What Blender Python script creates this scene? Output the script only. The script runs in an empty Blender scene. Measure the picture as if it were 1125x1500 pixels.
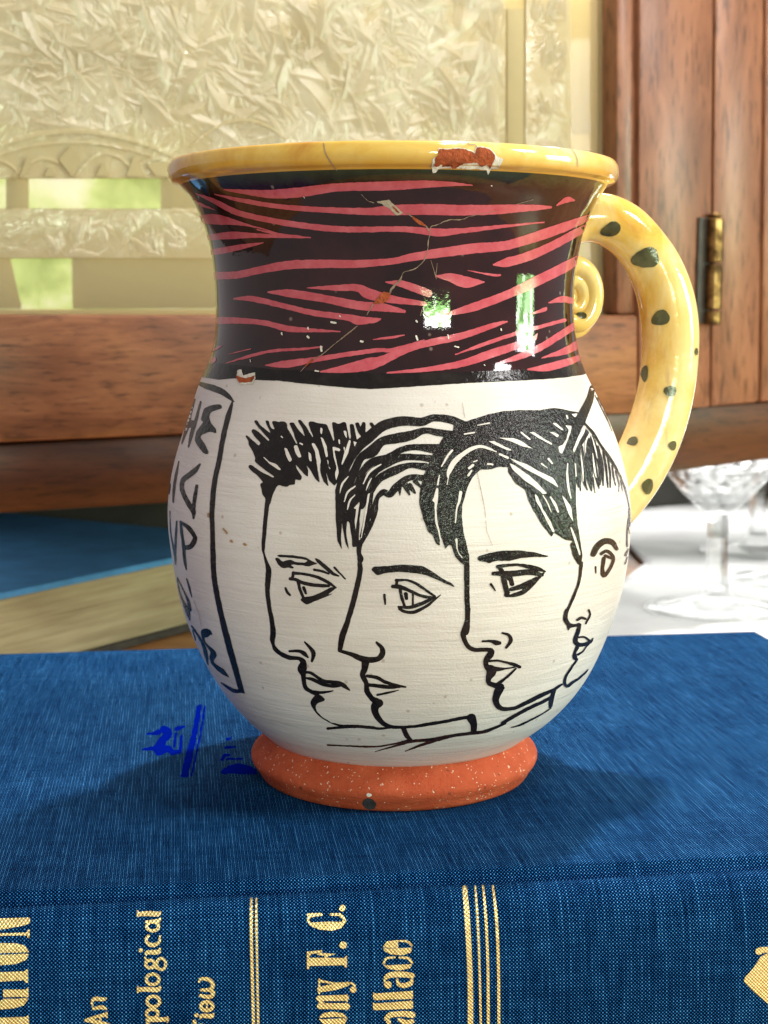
import bpy, bmesh, math, random
import numpy as np
from mathutils import Vector, Matrix
from mathutils.bvhtree import BVHTree
from mathutils.geometry import delaunay_2d_cdt

random.seed(4)
RNG = np.random.default_rng(7)
SC = bpy.context.scene

# ---------------------------------------------------------------- camera
CAM_D, CAM_H, FPX = 0.265, 0.0805, 2254.0
PITCH = math.atan(292.0 / FPX)
CAM = np.array([0.0, -CAM_D, CAM_H])
cd = bpy.data.cameras.new('camera'); cam = bpy.data.objects.new('camera', cd)
SC.collection.objects.link(cam); SC.camera = cam
cam.location = CAM; cam.rotation_euler = (math.pi / 2 - PITCH, 0, 0)
cd.sensor_fit = 'VERTICAL'; cd.sensor_height = 24.0; cd.lens = 24.0 * FPX / 1500.0
cd.clip_start = 0.01; cd.clip_end = 50
cd.dof.use_dof = True; cd.dof.focus_distance = 0.236; cd.dof.aperture_fstop = 37.0

# ---------------------------------------------------------------- room light (indoor close-up: lamps, no sky)
W = bpy.data.worlds.new("World"); SC.world = W; W.use_nodes = True
bg = W.node_tree.nodes['Background']
bg.inputs[0].default_value = (0.62, 0.58, 0.575, 1); bg.inputs[1].default_value = 0.64
SC.view_settings.view_transform = 'Standard'; SC.view_settings.look = 'None'
SC.view_settings.exposure = 0.16; SC.view_settings.gamma = 1.0

def lamp(name, loc, target, sx, sy, power, col, window=False, spread=math.pi):
    d = bpy.data.lights.new(name, 'AREA'); d.shape = 'RECTANGLE'; d.size = sx; d.size_y = sy
    d.energy = power; d.color = col; d.spread = spread
    o = bpy.data.objects.new(name, d); SC.collection.objects.link(o)
    o.location = loc
    o.rotation_euler = (Vector(target) - Vector(loc)).to_track_quat('-Z', 'Y').to_euler()
    if window:                                   # a window onto a garden: white above, leaves below
        d.use_nodes = True; nt = d.node_tree; nt.nodes.clear()
        out = nt.nodes.new('ShaderNodeOutputLight'); em = nt.nodes.new('ShaderNodeEmission')
        ge = nt.nodes.new('ShaderNodeNewGeometry'); no = nt.nodes.new('ShaderNodeTexNoise')
        no.inputs['Scale'].default_value = 4.0; no.inputs['Detail'].default_value = 1.0
        cr = nt.nodes.new('ShaderNodeValToRGB')
        e = cr.color_ramp.elements
        e[0].position = .50; e[0].color = (.14, .32, .08, 1); e[1].position = .72; e[1].color = (1, 1, 1, 1)
        x = cr.color_ramp.elements.new(.60); x.color = (.50, .80, .38, 1)
        nt.links.new(ge.outputs['Parametric'], no.inputs['Vector'])
        sx_ = nt.nodes.new('ShaderNodeSeparateXYZ'); nt.links.new(ge.outputs['Parametric'], sx_.inputs[0])
        ma = nt.nodes.new('ShaderNodeMath'); ma.operation = 'MULTIPLY_ADD'; ma.inputs[1].default_value = .30
        nt.links.new(sx_.outputs[1], ma.inputs[0]); nt.links.new(no.outputs['Fac'], ma.inputs[2])
        nt.links.new(ma.outputs[0], cr.inputs[0]); nt.links.new(cr.outputs[0], em.inputs[0])
        nt.links.new(em.outputs[0], out.inputs[0])
    return o

lamp('ceiling_lamp', (0.30, -0.29, 0.90), (0, 0, 0.04), 0.08, 0.08, 2.1, (1.0, 0.95, 0.90))
lamp('ceiling_lamp', (0.14, 0.27, 0.72), (0, 0, 0.04), 0.035, 0.035, 6.8, (1.0, 0.95, 0.88))
lamp('standing_lamp', (0.75, -0.25, 0.55), (0, 0, 0.04), 0.17, 0.17, 3.2, (1.0, 0.97, 0.95))
lamp('side_window', (0.85, -0.04, 0.17), (0, 0, 0.07), 0.22, 0.30, 5.5, (0.94, 0.97, 1.0), True)
lamp('front_window', (0.50, -1.05, 0.17), (0, 0, 0.07), 0.32, 0.16, 9.0, (1.0, 0.98, 0.98), True)
lamp('added_cabinet_fill', (0.02, 0.375, 0.36), (0.0, 0.30, 0.0), 0.30, 0.03, 1.30, (1.0, 0.95, 0.82))  # added fill inside the cabinet to brighten the glass and boards
lamp('added_shelf_fill', (0.20, 0.44, 0.018), (0.19, 0.38, -0.04), 0.26, 0.05, 0.20, (1.0, 0.98, 0.95))  # added fill, unseen source brightening the linen under the cabinet
lamp('added_shelf_fill', (0.28, 0.62, 0.018), (0.28, 0.60, -0.04), 0.36, 0.10, 0.42, (1.0, 0.98, 0.95))  # second added fill, for the back of the linen
lamp('added_shelf_fill', (-0.214, 0.264, 0.014), (-0.15, 0.30, -0.02), 0.10, 0.05, 0.09, (1.0, 0.97, 0.92))  # added fill for the closed book at left

# ---------------------------------------------------------------- helpers
def link(o, parent=None):
    SC.collection.objects.link(o)
    if parent: o.parent = parent
    return o
def tag(o, label, cat, group=None):
    o['label'] = label; o['category'] = cat
    if group: o['group'] = group
    return o
def empty(name, loc=(0, 0, 0), rz=0.0):
    o = bpy.data.objects.new(name, None); SC.collection.objects.link(o)
    o.empty_display_size = .02; o.location = loc; o.rotation_euler = (0, 0, rz); return o
def mesh_obj(name, verts, faces, mat, parent=None, smooth=False, normals=None):
    me = bpy.data.meshes.new(name)
    me.from_pydata([tuple(map(float, v)) for v in verts], [], faces); me.update()
    me.materials.append(mat)
    if smooth or normals is not None:
        for p in me.polygons: p.use_smooth = True
    if normals is not None:
        me.normals_split_custom_set_from_vertices([tuple(map(float, n)) for n in normals])
    return link(bpy.data.objects.new(name, me), parent)
def bm_obj(name, bm, mat, parent=None, smooth=False):
    me = bpy.data.meshes.new(name); bmesh.ops.recalc_face_normals(bm, faces=bm.faces)
    bm.to_mesh(me); bm.free(); me.materials.append(mat)
    if smooth:
        for p in me.polygons: p.use_smooth = True
    return link(bpy.data.objects.new(name, me), parent)
def box_bm(x0, x1, y0, y1, z0, z1, bev=0.0, seg=2, bm=None):
    bm = bm or bmesh.new()
    r = bmesh.ops.create_cube(bm, size=1.0)
    bmesh.ops.scale(bm, vec=(x1 - x0, y1 - y0, z1 - z0), verts=r['verts'])
    bmesh.ops.translate(bm, vec=((x0 + x1) / 2, (y0 + y1) / 2, (z0 + z1) / 2), verts=r['verts'])
    if bev:
        es = {e for v in r['verts'] for e in v.link_edges}
        bmesh.ops.bevel(bm, geom=list(es), offset=bev, segments=seg, affect='EDGES', profile=.5)
    return bm

# pixel of the 1125 x 1500 photograph -> ray
def rays(P):
    P = np.atleast_2d(np.asarray(P, float))
    xr = (P[:, 0] - 562.5) / FPX; yr = (750 - P[:, 1]) / FPX
    c, s = math.cos(PITCH), math.sin(PITCH)
    d = np.stack([xr, c + yr * s, -s + yr * c], 1)
    return d                                            # not normalised: forward component 1
def at_z(px, py, z):
    d = rays([[px, py]])[0]; t = (z - CAM_H) / d[2]; return CAM + d * t

# ---------------------------------------------------------------- node helpers
class NT:
    def __init__(s, name):
        s.m = bpy.data.materials.new(name); s.m.use_nodes = True
        s.t = s.m.node_tree; s.b = s.t.nodes['Principled BSDF']; s.out = s.t.nodes['Material Output']
    def n(s, typ, ins=None, **kw):
        nd = s.t.nodes.new(typ)
        for k, v in kw.items(): setattr(nd, k, v)
        for k, v in (ins or {}).items(): s.set(nd.inputs[k], v)
        return nd
    def set(s, sock, v):
        if isinstance(v, bpy.types.NodeSocket): s.t.links.new(v, sock)
        elif isinstance(v, bpy.types.Node): s.t.links.new(v.outputs[0], sock)
        else:
            if isinstance(v, (tuple, list)) and len(v) == 3 and sock.type == 'RGBA': v = (*v, 1)
            sock.default_value = v
    def p(s, **kw):
        for k, v in kw.items(): s.set(s.b.inputs[k.replace('_', ' ')], v)
    def math(s, op, a, b=0.0, c=None):
        nd = s.t.nodes.new('ShaderNodeMath'); nd.operation = op
        s.set(nd.inputs[0], a); s.set(nd.inputs[1], b)
        if c is not None: s.set(nd.inputs[2], c)
        return nd.outputs[0]
    def mix(s, f, a, b, mode='MIX'):
        nd = s.t.nodes.new('ShaderNodeMix'); nd.data_type = 'RGBA'; nd.blend_type = mode
        s.set(nd.inputs[0], f); s.set(nd.inputs[6], a); s.set(nd.inputs[7], b); return nd.outputs[2]
    def ramp(s, f, *els):
        nd = s.t.nodes.new('ShaderNodeValToRGB'); r = nd.color_ramp
        while len(r.elements) < len(els): r.elements.new(.5)
        for e, (pos, col) in zip(r.elements, els):
            e.position = pos; e.color = (*col, 1) if isinstance(col, tuple) else (col, col, col, 1)
        s.set(nd.inputs[0], f); return nd.outputs[0]
    def obj(s, scale=(1, 1, 1), rot=(0, 0, 0), uv=False, loc=(0, 0, 0)):
        tc = s.n('ShaderNodeTexCoord'); mp = s.n('ShaderNodeMapping')
        s.set(mp.inputs[0], tc.outputs['UV' if uv else 'Object'])
        mp.inputs['Scale'].default_value = scale; mp.inputs['Rotation'].default_value = rot; mp.inputs['Location'].default_value = loc
        return mp.outputs[0]
    def noise(s, vec, scale, detail=3.0, rough=.55, dist=0.0):
        nd = s.n('ShaderNodeTexNoise', {'Scale': scale, 'Detail': detail, 'Roughness': rough, 'Distortion': dist})
        s.set(nd.inputs['Vector'], vec); return nd.outputs['Fac']
    def bump(s, h, strength, dist, normal=None):
        nd = s.n('ShaderNodeBump', {'Strength': strength, 'Distance': dist})
        s.set(nd.inputs['Height'], h)
        if normal is not None: s.set(nd.inputs['Normal'], normal)
        s.set(s.b.inputs['Normal'], nd.outputs[0]); return nd.outputs[0]

# ---------------------------------------------------------------- materials
def m_cream():
    k = NT('cream_slip'); o = k.obj()
    ridg = k.noise(k.obj((60, 60, 900)), 1.0, 4, .6, .4)
    fine = k.noise(o, 2600, 3); big = k.noise(o, 55, 3, .6)
    col = k.mix(k.ramp(big, (.35, 0.0), (.7, 1.0)), (.68, .590, .560), (.78, .700, .675))
    col = k.mix(k.ramp(ridg, (.30, .0), (.75, .35)), col, (.59, .52, .465))
    sp = k.n('ShaderNodeTexVoronoi', {'Vector': o, 'Scale': 520.0})
    spot = k.ramp(k.math('ADD', sp.outputs['Distance'], k.math('MULTIPLY', k.math('GREATER_THAN', .90, k.n('ShaderNodeSeparateColor', {'Color': sp.outputs['Color']}).outputs[0]), 9.)), (.10, 1.0), (.2, 0.0))
    col = k.mix(k.math('MULTIPLY', spot, .5), col, (.30, .20, .13))
    k.p(Base_Color=col, Roughness=.42, Specular_IOR_Level=.4, Coat_Weight=.10, Coat_Roughness=.25)
    h = k.math('ADD', k.math('MULTIPLY', ridg, 1.0), k.math('MULTIPLY', fine, .28))
    k.bump(h, .50, .0004); return k.m
def m_black(name='black_paint', rough=.20, bump=.8, dry=True):
    k = NT(name); o = k.obj()
    big = k.noise(o, 260, 4, .65)
    col = k.mix(k.ramp(big, (.45, 0.0), (.8, .55)), (.010, .0075, .0075), (.045, .032, .028))
    k.p(Base_Color=col, Roughness=rough, Specular_IOR_Level=.26)
    k.bump(k.noise(o, 1000, 3, .65), bump, .00040); return k.m
def m_neck():
    k = NT('dark_glaze'); o = k.obj()
    big = k.noise(o, 70, 4, .6); st = k.noise(k.obj((400, 400, 30)), 1.0, 3)
    col = k.mix(k.ramp(big, (.4, 0.0), (.75, 1.0)), (.016, .0050, .0060), (.042, .011, .012))
    z = k.n('ShaderNodeSeparateXYZ', {'Vector': k.n('ShaderNodeTexCoord').outputs['Object']}).outputs[2]
    up = k.math('ADD', z, k.math('MULTIPLY', k.math('SUBTRACT', k.noise(o, 500, 4, .7), .5), .0022))
    col = k.mix(k.ramp(k.math('MULTIPLY', k.math('SUBTRACT', up, .0985), 300.), (.25, 0.0), (.85, 1.0)), col, (.052, .055, .024))
    sp = k.n('ShaderNodeTexVoronoi', {'Vector': o, 'Scale': 420.0})
    spot = k.ramp(k.math('ADD', sp.outputs['Distance'], k.math('MULTIPLY', k.math('GREATER_THAN', .88, k.n('ShaderNodeSeparateColor', {'Color': sp.outputs['Color']}).outputs[0]), 9.)), (.08, 1.0), (.16, 0.0))
    col = k.mix(k.math('MULTIPLY', spot, .55), col, (.30, .22, .18))
    k.p(Base_Color=col, Roughness=.04, Specular_IOR_Level=.48)
    k.bump(k.math('ADD', k.noise(o, 330, 4, .6), k.math('MULTIPLY', k.noise(o, 1500, 2), .12)), .09, .00026); return k.m
def m_pink():
    k = NT('pink_slip'); o = k.obj()
    n = k.noise(o, 420, 4, .65)
    col = k.mix(k.ramp(n, (.3, 0.0), (.75, 1.0)), (.46, .058, .080), (.60, .125, .150))
    k.p(Base_Color=col, Roughness=.16, Specular_IOR_Level=.5)
    k.bump(k.math('ADD', k.noise(o, 330, 4, .6), k.math('MULTIPLY', k.noise(o, 1800, 2), .25)), .22, .00028); return k.m
def m_yellow(name='yellow_glaze', handle=False):
    k = NT(name); o = k.obj()
    n = k.noise(o, 60, 5, .62, .6); f = k.noise(o, 380, 3)
    col = k.ramp(n, (.28, (.56, .24, .025)), (.44, (.76, .45, .075)), (.58, (.83, .57, .17)), (.78, (.86, .72, .40)))
    if handle:
        z = k.n('ShaderNodeSeparateXYZ', {'Vector': k.n('ShaderNodeTexCoord').outputs['Object']}).outputs[2]
        zz = k.math('ADD', z, k.math('MULTIPLY', k.math('SUBTRACT', k.noise(o, 90, 4), .5), .022))
        pale = k.ramp(k.math('MULTIPLY', zz, 10.), (.46, 1.0), (.80, 0.0))
        col = k.mix(k.math('MULTIPLY', pale, .42), col, (.84, .74, .46))
        w = k.noise(k.obj((130, 130, 40)), 1.0, 4, .7, .8)
        col = k.mix(k.math('MULTIPLY', k.ramp(w, (.58, 0.0), (.72, 1.0)), .50), col, (.42, .20, .12))
        w2 = k.noise(k.obj((150, 150, 45), loc=(3, 1, 2)), 1.0, 4, .65, .6)
        col = k.mix(k.math('MULTIPLY', k.ramp(w2, (.52, 0.0), (.68, 1.0)), .34), col, (.88, .76, .46))
    else:
        col = k.mix(k.ramp(f, (.55, 0.0), (.8, .35)), col, (.55, .26, .03))
        z = k.n('ShaderNodeSeparateXYZ', {'Vector': k.n('ShaderNodeTexCoord').outputs['Object']}).outputs[2]
        zz = k.math('ADD', z, k.math('MULTIPLY', k.math('SUBTRACT', k.noise(o, 110, 4), .5), .0016))
        col = k.mix(k.math('MULTIPLY', k.ramp(k.math('MULTIPLY', k.math('SUBTRACT', zz, .1010), 250.), (.12, 1.0), (.75, 0.0)), .75), col, (.56, .25, .022))
    k.p(Base_Color=col, Roughness=.10, Specular_IOR_Level=.55, Coat_Weight=.3, Coat_Roughness=.04)
    k.bump(k.math('ADD', k.noise(o, 160, 3, .5), k.math('MULTIPLY', k.noise(o, 900, 2), .10)), .28, .0006); return k.m
def m_terra():
    k = NT('terracotta'); o = k.obj()
    n = k.noise(o, 190, 5, .65)
    col = k.mix(k.ramp(n, (.35, 0.0), (.7, 1.0)), (.46, .068, .024), (.61, .115, .048))
    wob = k.n('ShaderNodeTexNoise', {'Vector': o, 'Scale': 900.0, 'Detail': 2.0})
    od = k.n('ShaderNodeVectorMath', {0: k.n('ShaderNodeVectorMath', {0: wob.outputs['Color'], 'Scale': .0016}, operation='SCALE').outputs[0], 1: o}, operation='ADD').outputs[0]
    def specks(scale, cut, size, c, a):
        v = k.n('ShaderNodeTexVoronoi', {'Vector': od, 'Scale': float(scale)})
        r = k.n('ShaderNodeSeparateColor', {'Color': v.outputs['Color']}).outputs[0]
        on = k.ramp(k.math('ADD', v.outputs['Distance'], k.math('MULTIPLY', k.math('GREATER_THAN', cut, r), 9.)), (size, 1.0), (size + .1, 0.0))
        return k.mix(k.math('MULTIPLY', on, a), col, c)
    col = specks(1250, .80, .13, (.84, .56, .42), .85)
    col = specks(1800, .84, .20, (.84, .66, .52), .8)
    col = specks(700, .90, .16, (.20, .045, .025), .8)
    k.p(Base_Color=col, Roughness=.72, Specular_IOR_Level=.22)
    k.bump(k.math('ADD', k.noise(k.obj((80, 80, 800)), 1.0, 3), k.math('MULTIPLY', k.noise(o, 1500, 5, .75), 1.3)), .6, .0004); return k.m
def m_plain(name, col, rough=.5, var=.15, scale=300, bump=0.0, spec=.4, bscale=1200):
    k = NT(name); o = k.obj()
    n = k.noise(o, scale, 4, .6)
    lo = tuple(c * (1 - var) for c in col); hi = tuple(min(1, c * (1 + var)) for c in col)
    k.p(Base_Color=k.mix(k.ramp(n, (.3, 0.0), (.7, 1.0)), lo, hi), Roughness=rough, Specular_IOR_Level=spec)
    if bump: k.bump(k.noise(o, bscale, 4, .65), bump, .0005)
    return k.m
def weave(k, P=.00052):
    uv = k.n('ShaderNodeTexCoord').outputs['UV']
    s = k.n('ShaderNodeSeparateXYZ', {'Vector': uv})
    wob = k.noise(uv, 900, 2); u = k.math('ADD', s.outputs[0], k.math('MULTIPLY', k.math('SUBTRACT', wob, .5), .00022))
    wob2 = k.noise(uv, 1100, 2); v = k.math('ADD', s.outputs[1], k.math('MULTIPLY', k.math('SUBTRACT', wob2, .5), .00022))
    a = k.math('SINE', k.math('MULTIPLY', u, 2 * math.pi / P)); b = k.math('SINE', k.math('MULTIPLY', v, 2 * math.pi / P))
    dots = k.math('MULTIPLY_ADD', k.math('MULTIPLY', a, b), .5, .5)
    lu = k.math('MULTIPLY_ADD', a, .5, .5); lv = k.math('MULTIPLY_ADD', b, .5, .5)
    # every thread its own brightness, fading in and out along its length
    def thread(x, y, length):
        i = k.math('FLOOR', k.math('ADD', k.math('DIVIDE', x, P), .25))
        cb = k.n('ShaderNodeCombineXYZ', {0: k.math('MULTIPLY', i, 7.31), 1: k.math('MULTIPLY', y, length)})
        return k.noise(cb.outputs[0], 1.0, 3, .7)
    th = thread(u, v, 70.0); th2 = thread(v, u, 90.0)
    return uv, dots, lu, lv, th, th2
def m_cloth():
    k = NT('blue_book_cloth'); uv, dots, lu, lv, th, th2 = weave(k)
    lum = k.math('ADD', k.math('MULTIPLY', k.math('POWER', dots, 1.6), .86), k.math('MULTIPLY', lu, .12))
    lum = k.math('ADD', lum, k.math('MULTIPLY', k.math('SUBTRACT', th, .5), k.math('MULTIPLY_ADD', lu, .74, .08)))
    lum = k.math('ADD', lum, k.math('MULTIPLY', k.math('SUBTRACT', th2, .5), .26))
    lum = k.math('ADD', lum, k.math('MULTIPLY', k.math('SUBTRACT', k.noise(uv, 60, 5, .65), .5), .24))
    col = k.ramp(lum, (.10, (.0004, .0022, .011)), (.38, (.0004, .0062, .034)), (.60, (.0011, .044, .17)), (.82, (.022, .20, .54)), (1.0, (.16, .46, .80)))
    k.p(Base_Color=col, Roughness=.9, Specular_IOR_Level=.03)
    k.bump(k.math('ADD', dots, k.math('MULTIPLY', th, .8)), .55, .00012); return k.m
def m_gold():
    k = NT('gold_foil'); o = k.obj()
    P = .00052
    s = k.n('ShaderNodeSeparateXYZ', {'Vector': o})
    a = k.math('SINE', k.math('MULTIPLY', s.outputs[0], 2 * math.pi / P)); b = k.math('SINE', k.math('MULTIPLY', s.outputs[2], 2 * math.pi / P))
    d = k.math('MULTIPLY_ADD', k.math('MULTIPLY', a, b), .5, .5)
    n = k.noise(o, 900, 4, .7)
    h = k.math('ADD', k.math('MULTIPLY', d, .55), k.math('MULTIPLY', n, .6))
    k.p(Base_Color=k.ramp(h, (.18, (.06, .045, .03)), (.34, (.50, .33, .10)), (.7, (.86, .66, .30)), (.95, (1, .9, .62))), Metallic=.75, Roughness=.38)
    k.bump(h, .8, .00022); return k.m
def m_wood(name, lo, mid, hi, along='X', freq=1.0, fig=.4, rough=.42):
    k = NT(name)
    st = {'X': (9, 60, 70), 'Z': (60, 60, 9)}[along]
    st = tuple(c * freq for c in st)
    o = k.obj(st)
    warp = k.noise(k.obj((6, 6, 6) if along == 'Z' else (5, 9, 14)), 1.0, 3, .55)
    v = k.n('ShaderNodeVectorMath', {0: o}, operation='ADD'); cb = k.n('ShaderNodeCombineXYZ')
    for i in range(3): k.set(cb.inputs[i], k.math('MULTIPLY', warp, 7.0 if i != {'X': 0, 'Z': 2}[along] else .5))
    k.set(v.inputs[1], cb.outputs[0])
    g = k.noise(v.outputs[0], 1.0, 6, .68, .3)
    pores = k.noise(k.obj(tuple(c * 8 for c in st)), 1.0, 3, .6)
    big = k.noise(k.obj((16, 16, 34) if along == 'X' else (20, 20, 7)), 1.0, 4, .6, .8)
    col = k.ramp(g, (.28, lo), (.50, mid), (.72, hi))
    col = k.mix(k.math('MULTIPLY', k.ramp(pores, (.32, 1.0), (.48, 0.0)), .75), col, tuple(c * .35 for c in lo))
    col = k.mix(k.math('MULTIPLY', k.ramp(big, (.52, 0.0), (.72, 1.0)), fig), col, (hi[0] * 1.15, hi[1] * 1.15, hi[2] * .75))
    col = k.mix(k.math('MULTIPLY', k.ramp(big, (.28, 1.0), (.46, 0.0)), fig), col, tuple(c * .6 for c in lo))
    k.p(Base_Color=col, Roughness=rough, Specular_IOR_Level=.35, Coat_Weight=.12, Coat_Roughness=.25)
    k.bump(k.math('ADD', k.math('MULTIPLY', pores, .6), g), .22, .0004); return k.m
def feather(k, scale):
    """frost-fern relief of glue-chipped glass: every cell combed in a direction of its own"""
    o = k.n('ShaderNodeTexCoord').outputs['Object']
    mp = k.n('ShaderNodeMapping', {'Vector': o, 'Scale': (1, 0, 1)})
    wn = k.n('ShaderNodeTexNoise', {'Vector': mp.outputs[0], 'Scale': scale * .55, 'Detail': 2.0})
    w = k.n('ShaderNodeVectorMath', {0: wn.outputs['Color'], 1: (.5, .5, .5)}, operation='SUBTRACT')
    w2 = k.n('ShaderNodeVectorMath', {0: w.outputs[0], 'Scale': 1.5 / scale}, operation='SCALE')
    pos = k.n('ShaderNodeVectorMath', {0: mp.outputs[0], 1: w2.outputs[0]}, operation='ADD')
    vo = k.n('ShaderNodeTexVoronoi', {'Vector': pos.outputs[0], 'Scale': float(scale), 'Randomness': 1.0})
    loc = k.n('ShaderNodeVectorMath', {0: pos.outputs[0], 1: vo.outputs['Position']}, operation='SUBTRACT')
    ang = k.math('MULTIPLY', k.n('ShaderNodeSeparateColor', {'Color': vo.outputs['Color']}).outputs[0], 6.283)
    rot = k.n('ShaderNodeVectorRotate', {'Vector': loc.outputs[0], 'Angle': ang}, rotation_type='Y_AXIS')
    st = k.n('ShaderNodeMapping', {'Vector': rot.outputs[0], 'Scale': (scale * .9, 1, scale * 6.5)})
    off = k.n('ShaderNodeVectorMath', {0: st.outputs[0], 1: vo.outputs['Color']}, operation='ADD')
    f = k.noise(off.outputs[0], 1.0, 2.5, .6, .35)
    edge = vo.outputs['Distance']
    return f, edge
def m_chip():
    k = NT('glue_chip_glass')
    f, e = feather(k, 36.0); f2, e2 = feather(k, 80.0); f3, e3 = feather(k, 190.0)
    o = k.n('ShaderNodeTexCoord').outputs['Object']
    mask = k.ramp(k.noise(k.obj((1, 1, 1), loc=(.3, 0, .2)), 24, 4, .65), (.36, .10), (.60, 1.0))
    h = k.math('ADD', k.math('MULTIPLY', k.ramp(f, (.46, 0.0), (.74, 1.0)), .55), k.math('MULTIPLY', k.ramp(f2, (.48, 0.0), (.72, 1.0)), .6))
    h = k.math('MULTIPLY', k.math('ADD', h, k.math('MULTIPLY', k.ramp(f3, (.50, 0.0), (.72, 1.0)), .5)), mask)
    cloud = k.noise(o, 13, 3)
    col = k.ramp(k.math('ADD', k.math('MULTIPLY', h, .72), k.math('MULTIPLY', cloud, .35)), (.10, (.54, .455, .275)), (.40, (.60, .52, .34)), (.70, (.70, .63, .46)), (1.0, (.90, .86, .74)))
    k.p(Base_Color=col, Roughness=.17, Specular_IOR_Level=.7)
    nrm = k.bump(h, .25, .0020)
    tl = k.n('ShaderNodeBsdfTranslucent', {'Color': (.80, .72, .50)}); k.set(tl.inputs['Normal'], nrm)
    tr = k.n('ShaderNodeBsdfTransparent', {'Color': (.93, .90, .78)})
    m1 = k.n('ShaderNodeMixShader', {0: .40, 1: k.b.outputs[0], 2: tl.outputs[0]})
    m2 = k.n('ShaderNodeMixShader', {0: .10, 1: m1.outputs[0], 2: tr.outputs[0]})
    k.set(k.out.inputs[0], m2.outputs[0]); return k.m
def m_clear():
    k = NT('clear_window_glass')
    k.p(Base_Color=(.7, .66, .5), Roughness=.03, Specular_IOR_Level=.5)
    tr = k.n('ShaderNodeBsdfTransparent', {'Color': (.90, .87, .74)})
    fr = k.n('ShaderNodeFresnel', {'IOR': 1.45})
    tl = k.n('ShaderNodeBsdfTranslucent', {'Color': (.86, .78, .55)})
    hz = k.n('ShaderNodeMixShader', {0: .32, 1: tr.outputs[0], 2: tl.outputs[0]})
    m2 = k.n('ShaderNodeMixShader', {0: k.math('ADD', fr.outputs[0], .10), 1: hz.outputs[0], 2: k.b.outputs[0]})
    k.set(k.out.inputs[0], m2.outputs[0]); return k.m
def m_crystal():
    k = NT('crystal'); k.p(Base_Color=(1, 1, 1), Roughness=.05, Transmission_Weight=1.0, IOR=1.45)
    tr = k.n('ShaderNodeBsdfTransparent', {'Color': (.97, .98, .98)})
    k.set(k.out.inputs[0], k.n('ShaderNodeMixShader', {0: .55, 1: k.b.outputs[0], 2: tr.outputs[0]}).outputs[0]); return k.m
def m_frost():
    k = NT('frost_flakes'); o = k.obj()
    n = k.noise(o, 40, 3); f = k.noise(o, 900, 3)
    k.p(Base_Color=k.ramp(n, (.3, (.52, .435, .28)), (.52, (.66, .585, .43)), (.72, (.80, .75, .63))), Roughness=.16, Specular_IOR_Level=.7)
    nrm = k.bump(f, .25, .0006)
    tl = k.n('ShaderNodeBsdfTranslucent', {'Color': (.84, .75, .56)}); k.set(tl.inputs['Normal'], nrm)
    tr = k.n('ShaderNodeBsdfTransparent', {'Color': (.95, .93, .84)})
    m1 = k.n('ShaderNodeMixShader', {0: .35, 1: k.b.outputs[0], 2: tl.outputs[0]})
    k.set(k.out.inputs[0], k.n('ShaderNodeMixShader', {0: .40, 1: m1.outputs[0], 2: tr.outputs[0]}).outputs[0]); return k.m
def m_pages():
    k = NT('page_edges')
    l = k.noise(k.obj((14, 14, 1900)), 1.0, 3, .7); b = k.noise(k.obj((20, 20, 260)), 1.0, 3)
    col = k.ramp(k.math('ADD', k.math('MULTIPLY', l, .5), k.math('MULTIPLY', b, .5)), (.34, (.25, .185, .10)), (.52, (.42, .34, .205)), (.68, (.54, .455, .30)))
    k.p(Base_Color=col, Roughness=.8, Specular_IOR_Level=.15)
    k.bump(l, .6, .0004); return k.m
def m_cloth_white():
    k = NT('white_linen'); o = k.obj()
    n = k.noise(o, 40, 4)
    k.p(Base_Color=k.mix(k.ramp(n, (.3, 0.0), (.7, 1.0)), (.76, .76, .77), (.86, .86, .86)), Roughness=.65, Specular_IOR_Level=.3)
    k.bump(k.noise(o, 700, 3), .3, .0004); return k.m
def m_brass():
    k = NT('aged_brass'); o = k.obj((1, 1, 1))
    n = k.noise(o, 240, 5, .65)
    k.p(Base_Color=k.ramp(n, (.35, (.05, .026, .012)), (.55, (.24, .135, .045)), (.78, (.50, .32, .13))), Metallic=.9, Roughness=k.ramp(n, (.3, .55), (.7, .28)))
    k.bump(n, .3, .0004); return k.m
def m_garden():
    k = NT('sunlit_leaves'); o = k.obj()
    n = k.noise(o, 26, 5, .6, .5)
    col = k.ramp(n, (.34, (.20, .38, .07)), (.46, (.52, .74, .26)), (.56, (.82, .93, .66)), (.68, (1, 1, 1)))
    em = k.n('ShaderNodeEmission', {'Color': col, 'Strength': 2.3}); k.set(k.out.inputs[0], em.outputs[0]); return k.m

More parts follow.
